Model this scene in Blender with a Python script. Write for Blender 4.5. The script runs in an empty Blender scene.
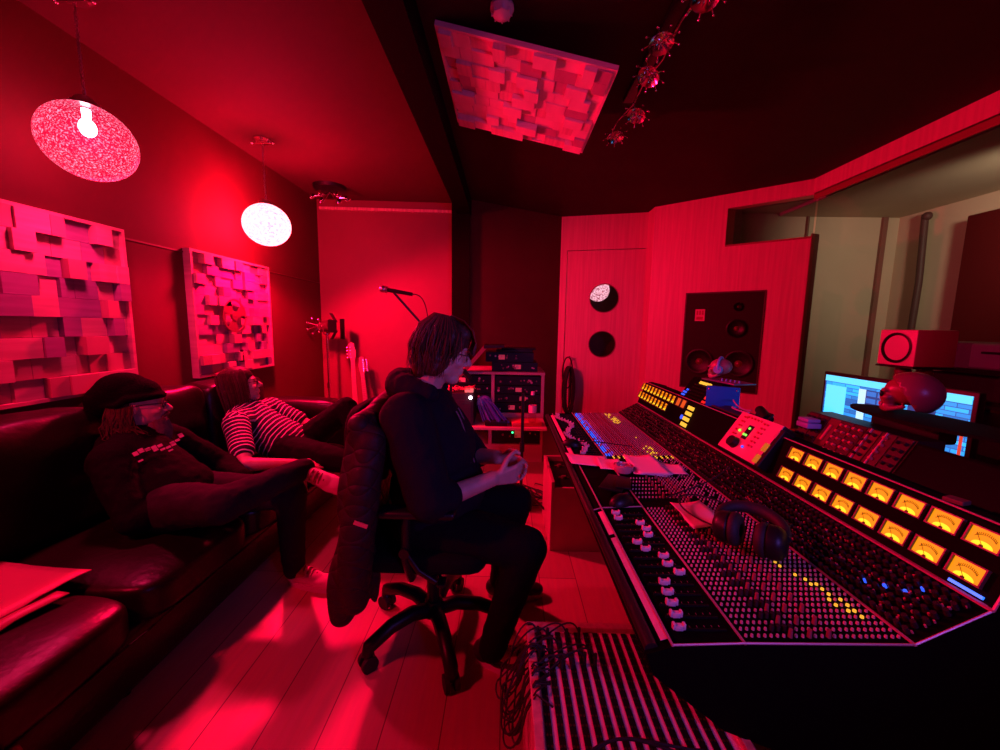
import bpy, bmesh, math, random
from mathutils import Vector, Matrix, noise
V = Vector
R = random.Random(7)
SC = bpy.context.scene
COL = SC.collection
PI = math.pi

# ------------------------------------------------------------------ materials
MATS = {}
def mat(name, col, rough=.6, metal=0., var=0., vscale=8., bump=0., bscale=60., spec=.5, emit=None, es=1., coat=0., alpha=None):
    if name in MATS: return MATS[name]
    m = bpy.data.materials.new(name); m.use_nodes = True
    nt = m.node_tree; b = nt.nodes['Principled BSDF']
    b.inputs['Base Color'].default_value = (*col, 1)
    b.inputs['Roughness'].default_value = rough
    b.inputs['Metallic'].default_value = metal
    b.inputs['Specular IOR Level'].default_value = spec
    b.inputs['Coat Weight'].default_value = coat
    if emit:
        b.inputs['Emission Color'].default_value = (*emit, 1)
        b.inputs['Emission Strength'].default_value = es
    tc = nt.nodes.new('ShaderNodeTexCoord')
    if var > 0:
        n = nt.nodes.new('ShaderNodeTexNoise'); n.inputs['Scale'].default_value = vscale; n.inputs['Detail'].default_value = 4
        r = nt.nodes.new('ShaderNodeValToRGB')
        r.color_ramp.elements[0].position = .3; r.color_ramp.elements[1].position = .7
        r.color_ramp.elements[0].color = (*[c * (1 - var) for c in col], 1)
        r.color_ramp.elements[1].color = (*[min(1, c * (1 + var)) for c in col], 1)
        nt.links.new(tc.outputs['Object'], n.inputs['Vector'])
        nt.links.new(n.outputs['Fac'], r.inputs['Fac']); nt.links.new(r.outputs['Color'], b.inputs['Base Color'])
    if bump > 0:
        n = nt.nodes.new('ShaderNodeTexNoise'); n.inputs['Scale'].default_value = bscale; n.inputs['Detail'].default_value = 3
        bp = nt.nodes.new('ShaderNodeBump'); bp.inputs['Strength'].default_value = bump; bp.inputs['Distance'].default_value = .01
        nt.links.new(tc.outputs['Object'], n.inputs['Vector'])
        nt.links.new(n.outputs['Fac'], bp.inputs['Height']); nt.links.new(bp.outputs['Normal'], b.inputs['Normal'])
    MATS[name] = m
    return m

def nodes(m): return m.node_tree.nodes, m.node_tree.links, m.node_tree.nodes['Principled BSDF']

def wood_floor():
    m = mat('oak_planks', (.55, .33, .2), .42)
    n, l, b = nodes(m)
    tc = n.new('ShaderNodeTexCoord'); mp = n.new('ShaderNodeMapping'); mp.inputs['Rotation'].default_value = (0, 0, PI / 2)
    br = n.new('ShaderNodeTexBrick'); br.inputs['Scale'].default_value = 1
    br.inputs['Brick Width'].default_value = 1.9; br.inputs['Row Height'].default_value = .19; br.inputs['Mortar Size'].default_value = .0022
    br.inputs['Color1'].default_value = (.62, .40, .26, 1); br.inputs['Color2'].default_value = (.48, .29, .19, 1); br.inputs['Mortar'].default_value = (.16, .08, .05, 1)
    l.new(tc.outputs['Object'], mp.inputs['Vector']); l.new(mp.outputs['Vector'], br.inputs['Vector'])
    ns = n.new('ShaderNodeTexNoise'); ns.inputs['Scale'].default_value = 6; ns.inputs['Detail'].default_value = 6
    m2 = n.new('ShaderNodeMapping'); m2.inputs['Scale'].default_value = (9, .8, 1)
    l.new(tc.outputs['Object'], m2.inputs['Vector']); l.new(m2.outputs['Vector'], ns.inputs['Vector'])
    mx = n.new('ShaderNodeMixRGB'); mx.blend_type = 'MULTIPLY'; mx.inputs['Fac'].default_value = .35
    l.new(br.outputs['Color'], mx.inputs['Color1']); l.new(ns.outputs['Color'], mx.inputs['Color2'])
    l.new(mx.outputs['Color'], b.inputs['Base Color'])
    return m

def grain(name, col, sc=(30, 30, 1.2), k=.25, rough=.45):
    m = mat(name, col, rough)
    n, l, b = nodes(m)
    tc = n.new('ShaderNodeTexCoord'); mp = n.new('ShaderNodeMapping'); mp.inputs['Scale'].default_value = sc
    ns = n.new('ShaderNodeTexNoise'); ns.inputs['Scale'].default_value = 1.6; ns.inputs['Detail'].default_value = 6
    r = n.new('ShaderNodeValToRGB'); r.color_ramp.elements[0].position = .35; r.color_ramp.elements[1].position = .65
    r.color_ramp.elements[0].color = (*[c * (1 - k) for c in col], 1); r.color_ramp.elements[1].color = (*[min(1, c * (1 + k * .5)) for c in col], 1)
    l.new(tc.outputs['Object'], mp.inputs['Vector']); l.new(mp.outputs['Vector'], ns.inputs['Vector'])
    l.new(ns.outputs['Fac'], r.inputs['Fac']); l.new(r.outputs['Color'], b.inputs['Base Color'])
    return m

def stripes(name, axis, period=.021, duty=.26, dark=(.012, .008, .012), light=(.75, .62, .6)):
    m = mat(name, dark, .85)
    n, l, b = nodes(m)
    tc = n.new('ShaderNodeTexCoord')
    dp = n.new('ShaderNodeVectorMath'); dp.operation = 'DOT_PRODUCT'; dp.inputs[1].default_value = V(axis).normalized() / period
    ns = n.new('ShaderNodeTexNoise'); ns.inputs['Scale'].default_value = 9
    ad = n.new('ShaderNodeMath'); ad.operation = 'MULTIPLY_ADD'; ad.inputs[1].default_value = 1.1
    fr = n.new('ShaderNodeMath'); fr.operation = 'FRACT'
    gt = n.new('ShaderNodeMath'); gt.operation = 'LESS_THAN'; gt.inputs[1].default_value = duty
    mx = n.new('ShaderNodeMixRGB'); mx.inputs['Color1'].default_value = (*dark, 1); mx.inputs['Color2'].default_value = (*light, 1)
    l.new(tc.outputs['Object'], dp.inputs[0]); l.new(tc.outputs['Object'], ns.inputs['Vector'])
    l.new(ns.outputs['Fac'], ad.inputs[0]); l.new(dp.outputs['Value'], ad.inputs[2])
    l.new(ad.outputs[0], fr.inputs[0]); l.new(fr.outputs[0], gt.inputs[0]); l.new(gt.outputs[0], mx.inputs['Fac'])
    l.new(mx.outputs['Color'], b.inputs['Base Color'])
    return m

def quilt(name, col):
    m = mat(name, col, .6, spec=.2)
    n, l, b = nodes(m)
    tc = n.new('ShaderNodeTexCoord'); 
    hs = []
    for ax in ((0, 1, 1), (0, 1, -1)):
        dp = n.new('ShaderNodeVectorMath'); dp.operation = 'DOT_PRODUCT'; dp.inputs[1].default_value = V(ax).normalized() * (PI / .05)
        s = n.new('ShaderNodeMath'); s.operation = 'SINE'; a = n.new('ShaderNodeMath'); a.operation = 'ABSOLUTE'
        l.new(tc.outputs['Object'], dp.inputs[0]); l.new(dp.outputs['Value'], s.inputs[0]); l.new(s.outputs[0], a.inputs[0]); hs.append(a)
    mn = n.new('ShaderNodeMath'); mn.operation = 'MINIMUM'
    l.new(hs[0].outputs[0], mn.inputs[0]); l.new(hs[1].outputs[0], mn.inputs[1])
    pw = n.new('ShaderNodeMath'); pw.operation = 'POWER'; pw.inputs[1].default_value = .45
    l.new(mn.outputs[0], pw.inputs[0])
    bp = n.new('ShaderNodeBump'); bp.inputs['Strength'].default_value = .8; bp.inputs['Distance'].default_value = .006
    l.new(pw.outputs[0], bp.inputs['Height']); l.new(bp.outputs['Normal'], b.inputs['Normal'])
    return m

def glassy(name, tint=(1, 1, 1), refl=.12, rough=0.):
    m = bpy.data.materials.new(name); m.use_nodes = True
    nt = m.node_tree; nt.nodes.remove(nt.nodes['Principled BSDF']); o = nt.nodes['Material Output']
    t = nt.nodes.new('ShaderNodeBsdfTransparent'); t.inputs['Color'].default_value = (*tint, 1)
    g = nt.nodes.new('ShaderNodeBsdfGlossy'); g.inputs['Roughness'].default_value = rough
    lw = nt.nodes.new('ShaderNodeLayerWeight'); lw.inputs['Blend'].default_value = .5
    pw = nt.nodes.new('ShaderNodeMath'); pw.operation = 'POWER'; pw.inputs[1].default_value = 5
    fr = nt.nodes.new('ShaderNodeMath'); fr.operation = 'MULTIPLY_ADD'; fr.inputs[1].default_value = .6; fr.inputs[2].default_value = .025
    nt.links.new(lw.outputs['Facing'], pw.inputs[0]); nt.links.new(pw.outputs[0], fr.inputs[0])
    mx = nt.nodes.new('ShaderNodeMixShader')
    nt.links.new(fr.outputs[0], mx.inputs[0]); nt.links.new(t.outputs[0], mx.inputs[1]); nt.links.new(g.outputs[0], mx.inputs[2])
    nt.links.new(mx.outputs[0], o.inputs['Surface'])
    MATS[name] = m
    return m

def emis(name, col, s):
    return mat(name, tuple(c * .3 for c in col), .5, emit=col, es=s)

# ------------------------------------------------------------------ mesh helper
def frame(z, x=None):
    z = V(z).normalized()
    if x is None: x = V((1, 0, 0)) if abs(z.x) < .9 else V((0, 1, 0))
    x = V(x); y = z.cross(x).normalized(); x = y.cross(z).normalized()
    return Matrix((x, y, z)).transposed()

class MB:
    def __init__(s): s.b = bmesh.new(); s.mi = 0; s.xf = Matrix.Identity(4)
    def _n(s, vs):
        fs = set()
        for v in vs:
            for f in v.link_faces: fs.add(f)
        for f in fs: f.material_index = s.mi
    def box(s, c, d, rot=None, bev=0., seg=2):
        M = Matrix.Translation(V(c)) @ (rot.to_4x4() if rot else Matrix.Identity(4)) @ Matrix.Diagonal((*d, 1))
        r = bmesh.ops.create_cube(s.b, size=1, matrix=s.xf @ M)
        s._n(r['verts'])
        if bev:
            es = list({e for v in r['verts'] for e in v.link_edges})
            bmesh.ops.bevel(s.b, geom=es, offset=bev, segments=seg, affect='EDGES', profile=.5, clamp_overlap=True)
        return s
    def span(s, a, b, bev=0., seg=2):
        a, b = V(a), V(b)
        return s.box((a + b) / 2, [abs(x) for x in (b - a)], None, bev, seg)
    def cyl(s, p0, p1, r0, r1=None, n=16, cap=True):
        p0, p1 = V(p0), V(p1); r1 = r0 if r1 is None else r1
        d = p1 - p0
        M = Matrix.Translation((p0 + p1) / 2) @ frame(d).to_4x4()
        r = bmesh.ops.create_cone(s.b, cap_ends=cap, segments=n, radius1=max(r0, 1e-5), radius2=max(r1, 1e-5), depth=d.length, matrix=s.xf @ M)
        s._n(r['verts']); return s
    def sph(s, c, r, n=16, rot=None):
        r = (r, r, r) if not hasattr(r, '__len__') else r
        M = Matrix.Translation(V(c)) @ (rot.to_4x4() if rot else Matrix.Identity(4)) @ Matrix.Diagonal((*r, 1))
        q = bmesh.ops.create_uvsphere(s.b, u_segments=n, v_segments=max(6, n // 2 + 2), radius=1, matrix=s.xf @ M)
        s._n(q['verts']); return s
    def cap(s, p0, p1, r0, r1=None, n=12):
        r1 = r0 if r1 is None else r1
        s.cyl(p0, p1, r0, r1, n); s.sph(p0, r0, n); s.sph(p1, r1, n); return s
    def tube(s, pts, r, n=8, closed=False):
        pts = [V(p) for p in pts]; rings = []; N = len(pts); up = None
        for i, p in enumerate(pts):
            a = pts[(i - 1) % N] if (closed or i > 0) else p
            b = pts[(i + 1) % N] if (closed or i < N - 1) else p
            t = (b - a).normalized()
            if up is None: up = t.orthogonal().normalized()
            up = (up - t * up.dot(t))
            up = up.normalized() if up.length > 1e-6 else t.orthogonal().normalized()
            w = t.cross(up); rr = r(i / (N - 1)) if callable(r) else r
            rings.append([s.b.verts.new(s.xf @ (p + (up * math.cos(2 * PI * k / n) + w * math.sin(2 * PI * k / n)) * rr)) for k in range(n)])
        for i in range(N if closed else N - 1):
            A, B = rings[i], rings[(i + 1) % N]
            for k in range(n):
                f = s.b.faces.new((A[k], A[(k + 1) % n], B[(k + 1) % n], B[k])); f.material_index = s.mi
        if not closed:
            for rg in (rings[0][::-1], rings[-1]):
                f = s.b.faces.new(rg); f.material_index = s.mi
        return s
    def prism(s, pts, off):
        off = V(off); A = [s.b.verts.new(s.xf @ V(p)) for p in pts]; B = [s.b.verts.new(s.xf @ (V(p) + off)) for p in pts]; n = len(pts)
        for f in [A[::-1], B] + [[A[i], A[(i + 1) % n], B[(i + 1) % n], B[i]] for i in range(n)]:
            q = s.b.faces.new(f); q.material_index = s.mi
        return s
    def lathe(s, prof, c=(0, 0, 0), ax=(0, 0, 1), n=24):
        F = frame(ax); c = V(c); rings = []
        for (r, h) in prof:
            rings.append([s.b.verts.new(s.xf @ (c + F @ V((max(r, 1e-5) * math.cos(2 * PI * k / n), max(r, 1e-5) * math.sin(2 * PI * k / n), h)))) for k in range(n)])
        for A, B in zip(rings, rings[1:]):
            for k in range(n):
                f = s.b.faces.new((A[k], A[(k + 1) % n], B[(k + 1) % n], B[k])); f.material_index = s.mi
        return s
    def m(s, i): s.mi = i; return s

def tag(o, label=None, cat=None, group=None, kind=None):
    if label: o['label'] = label
    if cat: o['category'] = cat
    if group: o['group'] = group
    if kind: o['kind'] = kind
    return o

def build(mb, name, mats, parent=None, smooth=None, origin=None, sub=0, label=None, kind=None):
    b = mb.b
    bmesh.ops.recalc_face_normals(b, faces=b.faces)
    if parent is None and origin is None and kind != 'structure':
        vs = [v.co for v in b.verts]
        lo = [min(v[i] for v in vs) for i in range(3)]; hi = [max(v[i] for v in vs) for i in range(3)]
        origin = V(((lo[0] + hi[0]) / 2, (lo[1] + hi[1]) / 2, lo[2]))
    T = Matrix.Translation(origin) if origin is not None else Matrix.Identity(4)
    if parent is not None: T = world(parent)
    b.transform(T.inverted())
    me = bpy.data.meshes.new(name); b.to_mesh(me); b.free()
    for m in (mats if isinstance(mats, (list, tuple)) else [mats]): me.materials.append(m)
    if smooth is not None:
        me.shade_smooth()
        me.set_sharp_from_angle(angle=math.radians(smooth))
    o = bpy.data.objects.new(name, me); COL.objects.link(o)
    if parent is not None: o.parent = parent
    else: o.matrix_world = T
    if sub:
        sm = o.modifiers.new('sub', 'SUBSURF'); sm.levels = sub; sm.render_levels = sub
    return tag(o, label, None, None, kind)

def world(o):
    M = Matrix.LocRotScale(o.location, o.rotation_euler, o.scale)
    return world(o.parent) @ M if o.parent else M

def thing(name, label, cat, loc=(0, 0, 0), rz=0, group=None):
    o = bpy.data.objects.new(name, None); COL.objects.link(o); o.empty_display_size = .05
    o.location = loc; o.rotation_euler = (0, 0, rz)
    return tag(o, label, cat, group)

def dup(o, parent=None, **k):
    c = o.copy(); COL.objects.link(c)
    if parent is not None: c.parent = parent
    for ch in list(o.children): dup(ch, c)
    if k.get('loc') is not None: c.location = k['loc']
    if k.get('rz') is not None: c.rotation_euler = (0, 0, k['rz'])
    if k.get('label'): c['label'] = k['label']
    return c

def remesh(o, vox, smooth=4, disp=0., dsc=.08, fac=.5):
    r = o.modifiers.new('remesh', 'REMESH'); r.mode = 'VOXEL'; r.voxel_size = vox; r.use_smooth_shade = True
    if smooth:
        s = o.modifiers.new('smooth', 'SMOOTH'); s.iterations = smooth; s.factor = fac
    if disp:
        t = bpy.data.textures.new('folds', 'CLOUDS'); t.noise_scale = dsc; t.noise_depth = 2
        d = o.modifiers.new('folds', 'DISPLACE'); d.texture = t; d.strength = disp; d.mid_level = .5; d.texture_coords = 'LOCAL'
    return o

def bez(a, b, c, d, n=12):
    a, b, c, d = map(V, (a, b, c, d)); o = []
    for i in range(n + 1):
        t = i / n; u = 1 - t
        o.append(a * u ** 3 + b * 3 * u * u * t + c * 3 * u * t * t + d * t ** 3)
    return o

# ------------------------------------------------------------------ camera
cam = bpy.data.cameras.new('camera'); co = bpy.data.objects.new('camera', cam); COL.objects.link(co)
cam.sensor_fit = 'HORIZONTAL'; cam.sensor_width = 36; cam.lens = 392 / 1000 * 36; cam.clip_start = .03
MR = Matrix(((0.999727218240647, -0.01730098345946191, 0.01568964882186453), (0.017716466781757798, 0.12401526747230458, -0.9921221397784367), (0.015218932734882626, 0.9921294720978246, 0.12428795066820812)))
co.matrix_world = Matrix.Translation((0, 0, 1.3)) @ MR.to_4x4()
SC.camera = co

# ------------------------------------------------------------------ palette
black = mat('black_paint', (.008, .007, .008), .45, spec=.25)
blackm = mat('black_metal', (.015, .013, .016), .35, .3)
bplast = mat('black_plastic', (.008, .007, .008), .4, spec=.3)
chrome = mat('chrome', (.8, .78, .78), .15, 1)
steel = mat('brushed_steel', (.45, .42, .43), .35, 1)
white = mat('white_plastic', (.75, .7, .7), .4)
cream = mat('cream_plastic', (.7, .5, .45), .5)
paper = mat('paper', (.8, .7, .7), .7)
rubber = mat('rubber', (.01, .01, .01), .7)
leather = mat('dark_leather', (.007, .003, .003), .36, spec=.3, bump=.15, bscale=45, var=.3, vscale=5)
lwood = grain('light_wood', (.6, .42, .3))
veneer = grain('birch_veneer', (.62, .42, .32), (26, 26, 1.0), .12)
skin = mat('skin', (.52, .28, .22), .5, var=.08, vscale=30)
HZ = 2.66

# ------------------------------------------------------------------ room shell
def struct(name, mb, m, parent=None, **k): return build(mb, name, m, parent, kind='structure', **k)
mwall = mat('dark_red_wall_paint', (.10, .02, .022), .7, spec=.12, var=.1, vscale=2)
mback = mat('red_wall_paint', (.2, .05, .05), .6, var=.06, vscale=2)
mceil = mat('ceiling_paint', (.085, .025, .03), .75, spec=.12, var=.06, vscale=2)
mceild = mat('right_ceiling_paint', (.032, .010, .012), .7, spec=.15, var=.1, vscale=2)  # darker colour for the part right of the beam
beige = mat('beige_wall_paint', (.55, .47, .34), .7, var=.05, vscale=2)

struct('floor', MB().span((-2.25, -1.7, -.1), (4.3, 5.5, 0)), wood_floor())
def wallseg(mb, a, b, z0, z1, th=.12):
    a, b = V((*a, 0)), V((*b, 0)); d = (b - a).normalized(); n = V((-d.y, d.x, 0))
    mb.prism([(a.x, a.y, z0), (b.x, b.y, z0), (b.x + n.x * th, b.y + n.y * th, z0), (a.x + n.x * th, a.y + n.y * th, z0)], (0, 0, z1 - z0))
    return mb
struct('wall_left', wallseg(MB(), (-2.13, -1.6), (-2.13, 4.62), 0, HZ), mwall)
struct('trim_1', MB().span((-2.13, -1.6, 1.745), (-2.124, 4.5, 1.755)), mat('seam', (.12, .02, .02), .6))
struct('wall_back', wallseg(MB(), (-2.2, 4.5), (-.6, 4.6), 0, HZ), mback)
struct('wall_back_right', wallseg(MB(), (-.44, 4.45), (.66, 5.1), 0, HZ), mwall)
struct('trim_2', wallseg(MB(), (-2.09, 4.47), (-.62, 4.565), 2.545, 2.575, .03), lwood)
struct('wall_rear', MB().span((-2.2, -1.62, 0), (4.2, -1.5, HZ)), mwall)
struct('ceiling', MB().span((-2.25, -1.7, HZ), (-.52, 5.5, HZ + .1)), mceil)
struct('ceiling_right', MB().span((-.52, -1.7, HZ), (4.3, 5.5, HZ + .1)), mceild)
struct('trim_3', MB().span((-.565, -1.5, 2.5), (-.41, 4.5, HZ)).span((-.62, 4.42, 0), (-.42, 4.62, HZ)), mat('black_beam', (.004, .002, .002), .8, spec=.06))
# door wall
A0, A1 = V((.66, 5.1, 0)), V((1.72, 4.85, 0)); ad = (A1 - A0).normalized(); an = V((-ad.y, ad.x, 0)); AL = (A1 - A0).length
def aw(s, t, z): return A0 + ad * s + an * t + V((0, 0, z))
mb = MB(); ra = frame((0, 0, 1), ad)
def abox(mb, s0, s1, z0, z1, t0, t1): mb.box(aw((s0 + s1) / 2, (t0 + t1) / 2, (z0 + z1) / 2), (s1 - s0, t1 - t0, z1 - z0), ra)
abox(mb, 0, .08, 0, HZ, 0, .12); abox(mb, .08, AL, 2.25, HZ, 0, .12)
struct('wall_front', mb, veneer)
# door slab with two round openings: ring strips
def holed(mb, s0, s1, z0, z1, holes, tf, n=40, t0=0., t1=.05):
    """panel s0..s1 x z0..z1 with round holes stacked vertically, built as quad fans in bands"""
    zs = [z0]; cuts = []
    for (cs, cz, r) in holes: cuts.append((cz - r * 1.15, cz + r * 1.15, cs, cz, r))
    z = z0; bands = []
    for c in cuts:
        bands.append((z, c[0], None)); bands.append((c[0], c[1], c)); z = c[1]
    bands.append((z, z1, None))
    for (a, b, c) in bands:
        if c is None:
            pts = [(s0, a), (s1, a), (s1, b), (s0, b)]
            for t in (t0, t1):
                mb.b.faces.new([mb.b.verts.new(tf(p[0], t, p[1])) for p in pts])
            continue
        cs, cz, r = c[2:]
        for t in (t0, t1):
            inner = []; outer = []
            for k in range(n):
                an_ = 2 * PI * k / n; dx, dz = math.cos(an_), math.sin(an_)
                inner.append(mb.b.verts.new(tf(cs + r * dx, t, cz + r * dz)))
                tx = ((s1 - cs) if dx > 0 else (cs - s0)) / max(abs(dx), 1e-6); tz = (r * 1.15) / max(abs(dz), 1e-6)
                q = min(tx, tz); outer.append(mb.b.verts.new(tf(cs + q * dx, t, cz + q * dz)))
            for k in range(n):
                mb.b.faces.new((inner[k], inner[(k + 1) % n], outer[(k + 1) % n], outer[k]))
            if t == t0: i0 = inner
        for k in range(n): mb.b.faces.new((i0[k], i0[(k + 1) % n], inner[(k + 1) % n], inner[k]))
        for (sx, sz) in ((s0, -1), (s0, 1), (s1, -1), (s1, 1)): pass
        # corner triangles
        for t in (t0, t1):
            for sx in (s0, s1):
                for sgn in (-1, 1):
                    ang = math.atan2(sgn * r * 1.15, sx - cs)
                    k = (ang / (2 * PI) * n) % n; k0, k1 = int(math.floor(k)) % n, (int(math.floor(k)) + 1) % n
                    P = []
                    for kk in (k0, k1):
                        an_ = 2 * PI * kk / n; dx, dz = math.cos(an_), math.sin(an_)
                        tx = ((s1 - cs) if dx > 0 else (cs - s0)) / max(abs(dx), 1e-6); tz = (r * 1.15) / max(abs(dz), 1e-6); q = min(tx, tz)
                        P.append(tf(cs + q * dx, t, cz + q * dz))
                    mb.b.faces.new([mb.b.verts.new(p) for p in (P[0], P[1], tf(sx, t, cz + sgn * r * 1.15))])
mb = MB(); holed(mb, .09, AL - .01, .005, 2.24, [(.555, 1.09, .165), (.555, 1.66, .175)], aw)
D1 = struct('door_1', mb, veneer)
mb = MB()
for z in (1.09, 1.66):
    rr = .165 if z < 1.5 else .175
    F = [aw(.555 + rr * math.cos(2 * PI * k / 40), .0, z + rr * math.sin(2 * PI * k / 40)) for k in range(40)]
    mb.tube(F, .006, 6, True)
struct('porthole_rim', mb, mat('rim', (.3, .15, .12), .4), D1)
mb = MB()
for z in (1.09, 1.66): mb.prism([aw(.555 + .18 * math.cos(2 * PI * k / 40), .025, z + .18 * math.sin(2 * PI * k / 40)) for k in range(40)], an * .006)
struct('porthole_glass', mb, glassy('porthole_glass'), D1)
mb = MB().cyl(aw(.17, -.045, 1.02), aw(.30, -.045, 1.02), .009).cyl(aw(.17, 0, 1.02), aw(.17, -.05, 1.02), .009).cyl(aw(.17, 0, 1.02), aw(.17, -.006, 1.02), .025)
mb.b.free()
# lobby behind the door
struct('wall_lobby', MB().span((.5, 6.0, 0), (2.4, 6.1, HZ)).span((.4, 5.2, 0), (.5, 6.1, HZ)).span((2.3, 4.95, 0), (2.4, 6.1, HZ)), mat('lobby', (.12, .03, .03), .7))
# speaker wall
S0, S1 = V((1.65, 4.66, 0)), V((2.77, 3.76, 0)); sd = (S1 - S0).normalized(); sn = V((-sd.y, sd.x, 0)); SL = (S1 - S0).length
def sw(s, t, z): return S0 + sd * s + sn * t + V((0, 0, z))
rs = frame((0, 0, 1), sd)
def sbox(mb, s0, s1, z0, z1, t0, t1, bev=0): mb.box(sw((s0 + s1) / 2, (t0 + t1) / 2, (z0 + z1) / 2), (s1 - s0, t1 - t0, z1 - z0), rs, bev); return mb
mb = MB()
sbox(mb, 0, .394, 0, 2.14, 0, .12); sbox(mb, 1.134, SL, 0, 2.14, 0, .12); sbox(mb, .394, 1.134, 0, .65, 0, .12); sbox(mb, .394, 1.134, 1.69, 2.14, 0, .12)
sbox(mb, 0, .735, 2.14, 2.52, 0, .12); sbox(mb, 0, SL, 2.52, HZ, 0, .12)
mb.span((1.65, 4.66, 0), (1.74, 4.95, HZ))
struct('wall_speaker', mb, veneer)
jam = mat('dark_window_lining', (.25, .06, .06), .5)
mb = MB()
mb.prism([(2.225, 4.205, 2.14), (2.425, 4.29, 2.14), (2.425, 4.34, 2.14), (2.2, 4.3, 2.14)], (0, 0, .38))
mb.prism([(2.76, 3.745, .35), (2.86, 3.79, .35), (2.86, 3.9, .35), (2.77, 3.77, .35)], (0, 0, 1.83))
sbox(mb, .735, SL, 2.13, 2.16, .01, .2)
struct('trim_4', mb, jam)
# right wall with the big window to the booth
mb = MB().span((2.75, -1.6, 2.52), (2.87, 3.77, HZ)).span((2.75, -1.6, 0), (2.87, 3.77, .35)).span((2.75, -1.6, 0), (2.87, -.6, HZ))
struct('wall_right', mb, veneer)
struct('window_1', MB().span((2.80, -.6, .35), (2.808, 3.77, 2.52)), glassy('window_glass', (.72, .87, .87)))
mb = MB(); sbox(mb, .78, SL, 2.16, 2.52, .1, .108)
struct('window_2', mb, MATS['window_glass'])
struct('window_frame', MB().span((2.75, -.6, 2.47), (2.76, 3.76, 2.53)).span((2.75, -.6, .33), (2.9, 3.76, .36)), jam, bpy.data.objects['window_1'])
# booth
struct('wall_booth_back', MB().span((2.3, 4.40, 0), (4.25, 4.5, 2.6)), beige)
struct('wall_booth_right', MB().span((4.14, -1.6, 0), (4.25, 4.45, 2.6)), beige)
struct('ceiling_booth', MB().span((2.87, -1.6, 2.5), (4.25, 4.45, 2.6)).prism([(2.25, 4.42, 2.53), (2.87, 3.93, 2.53), (2.88, 4.42, 2.53)], (0, 0, .05)), beige)
struct('trim_5', MB().span((3.16, 4.37, 0), (3.18, 4.40, 2.5)).span((3.95, 4.37, 0), (4.0, 4.4, 2.5)), mat('trim_brown', (.2, .09, .07), .6))

# ------------------------------------------------------------------ wall diffusers
def diffuser(name, label, T, size, seed, tints, group, n=10, dp=.05):
    """T: 4x4, local x across, y up, z out of the wall"""
    rr = random.Random(seed)
    t = thing(name, label, 'acoustic panel', T.translation, 0, group)
    mb = MB(); mb.xf = T; h = size / 2; w = .016
    for c, d in (((0, h - w / 2, dp / 2), (size, w, dp)), ((0, -h + w / 2, dp / 2), (size, w, dp)), ((h - w / 2, 0, dp / 2), (w, size - 2 * w, dp)), ((-h + w / 2, 0, dp / 2), (w, size - 2 * w, dp))):
        mb.box(c, d)
    mb.box((0, 0, .005), (size - .01, size - .01, .01))
    build(mb, 'frame', tints[0], t)
    mb = MB(); mb.xf = T; ih = (size - 2 * w) / n
    for j in range(n):
        x = -h + w; 
        while x < h - w - .02:
            ww = min(rr.choice([.06, .08, .085, .11, .13]), h - w - x)
            if h - w - x - ww < .03: ww = h - w - x
            hh = rr.choice([.004, .012, .02, .03, .04, .05, .06]) * (1 if dp > .03 else .62)
            mb.m(rr.choice([0, 0, 1, 2]))
            mb.box((x + ww / 2, -h + w + (j + .5) * ih, .01 + hh / 2), (ww - .002, ih - .002, hh))
            x += ww
    build(mb, 'wood_blocks', tints, t)
    return t
tints = [grain('pale_pine', (.42, .25, .24), (2, 2, 30), .15), grain('grey_pine', (.20, .14, .22), (2, 2, 30), .15), grain('warm_pine', (.36, .18, .17), (30, 2, 2), .15)]
ML = Matrix(((0, 0, 1, -2.13), (1, 0, 0, 0), (0, 1, 0, 0), (0, 0, 0, 1)))   # x->+Y, y->+Z, z->+X
def MLat(y, z): m = ML.copy(); m[1][3] = y; m[2][3] = z; return m
diffuser('acoustic_diffuser', 'large square wooden block diffuser on the left wall nearest the camera', MLat(1.735, 1.355), .86, 3, tints, 'wooden block diffusers', 9)
diffuser('acoustic_diffuser', 'square wooden block diffuser on the left wall with a metal reel on it', MLat(3.035, 1.345), .86, 5, tints, 'wooden block diffusers', 12)
MC = Matrix.Translation((.07, 2.355, 2.562)) @ Matrix.Rotation(math.radians(12.6), 4, 'Y') @ Matrix(((1, 0, 0, 0), (0, -1, 0, 0), (0, 0, -1, 0), (0, 0, 0, 1)))
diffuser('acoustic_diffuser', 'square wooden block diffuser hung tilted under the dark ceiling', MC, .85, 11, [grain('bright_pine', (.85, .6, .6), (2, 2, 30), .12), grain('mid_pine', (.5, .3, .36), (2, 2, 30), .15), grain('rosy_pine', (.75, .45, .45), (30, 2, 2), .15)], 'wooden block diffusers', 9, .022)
# tape reel on the second diffuser
mb = MB(); c = V((-2.062, 2.965, 1.345)); rad = .125
mb.lathe([(rad - .012, -.003), (rad, -.003), (rad, .003), (rad - .012, .003), (rad - .012, -.003)], c, (1, 0, 0), 40)
mb.cyl(c + V((-.012, 0, 0)), c + V((.006, 0, 0)), .035, n=24)
for k in range(3):
    a0 = k * 2 * PI / 3 + .3
    pts = []
    for q in range(7): a = a0 + (q / 6 - .5) * 1.05; pts.append(c + V((-.002, math.cos(a) * (rad - .008), math.sin(a) * (rad - .008))))
    for q in range(7): a = a0 - (q / 6 - .5) * 1.0; pts.append(c + V((-.002, math.cos(a) * .03, math.sin(a) * .03)))
    mb.prism(pts, (.004, 0, 0))
mb.cyl(c + V((-.015, 0, 0)), c + V((.008, 0, 0)), .008)
tag(build(mb, 'tape_reel', mat('reel', (.25, .1, .1), .35, .6), None, 40), 'round metal tape reel with three spokes hung on the diffuser by the far lamp', 'tape reel')
mb = MB().box((-2.075, 3.03, 1.02), (.03, .025, .06), None, .005).box((-2.07, 3.03, 1.065), (.02, .015, .04), None, .004)
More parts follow.
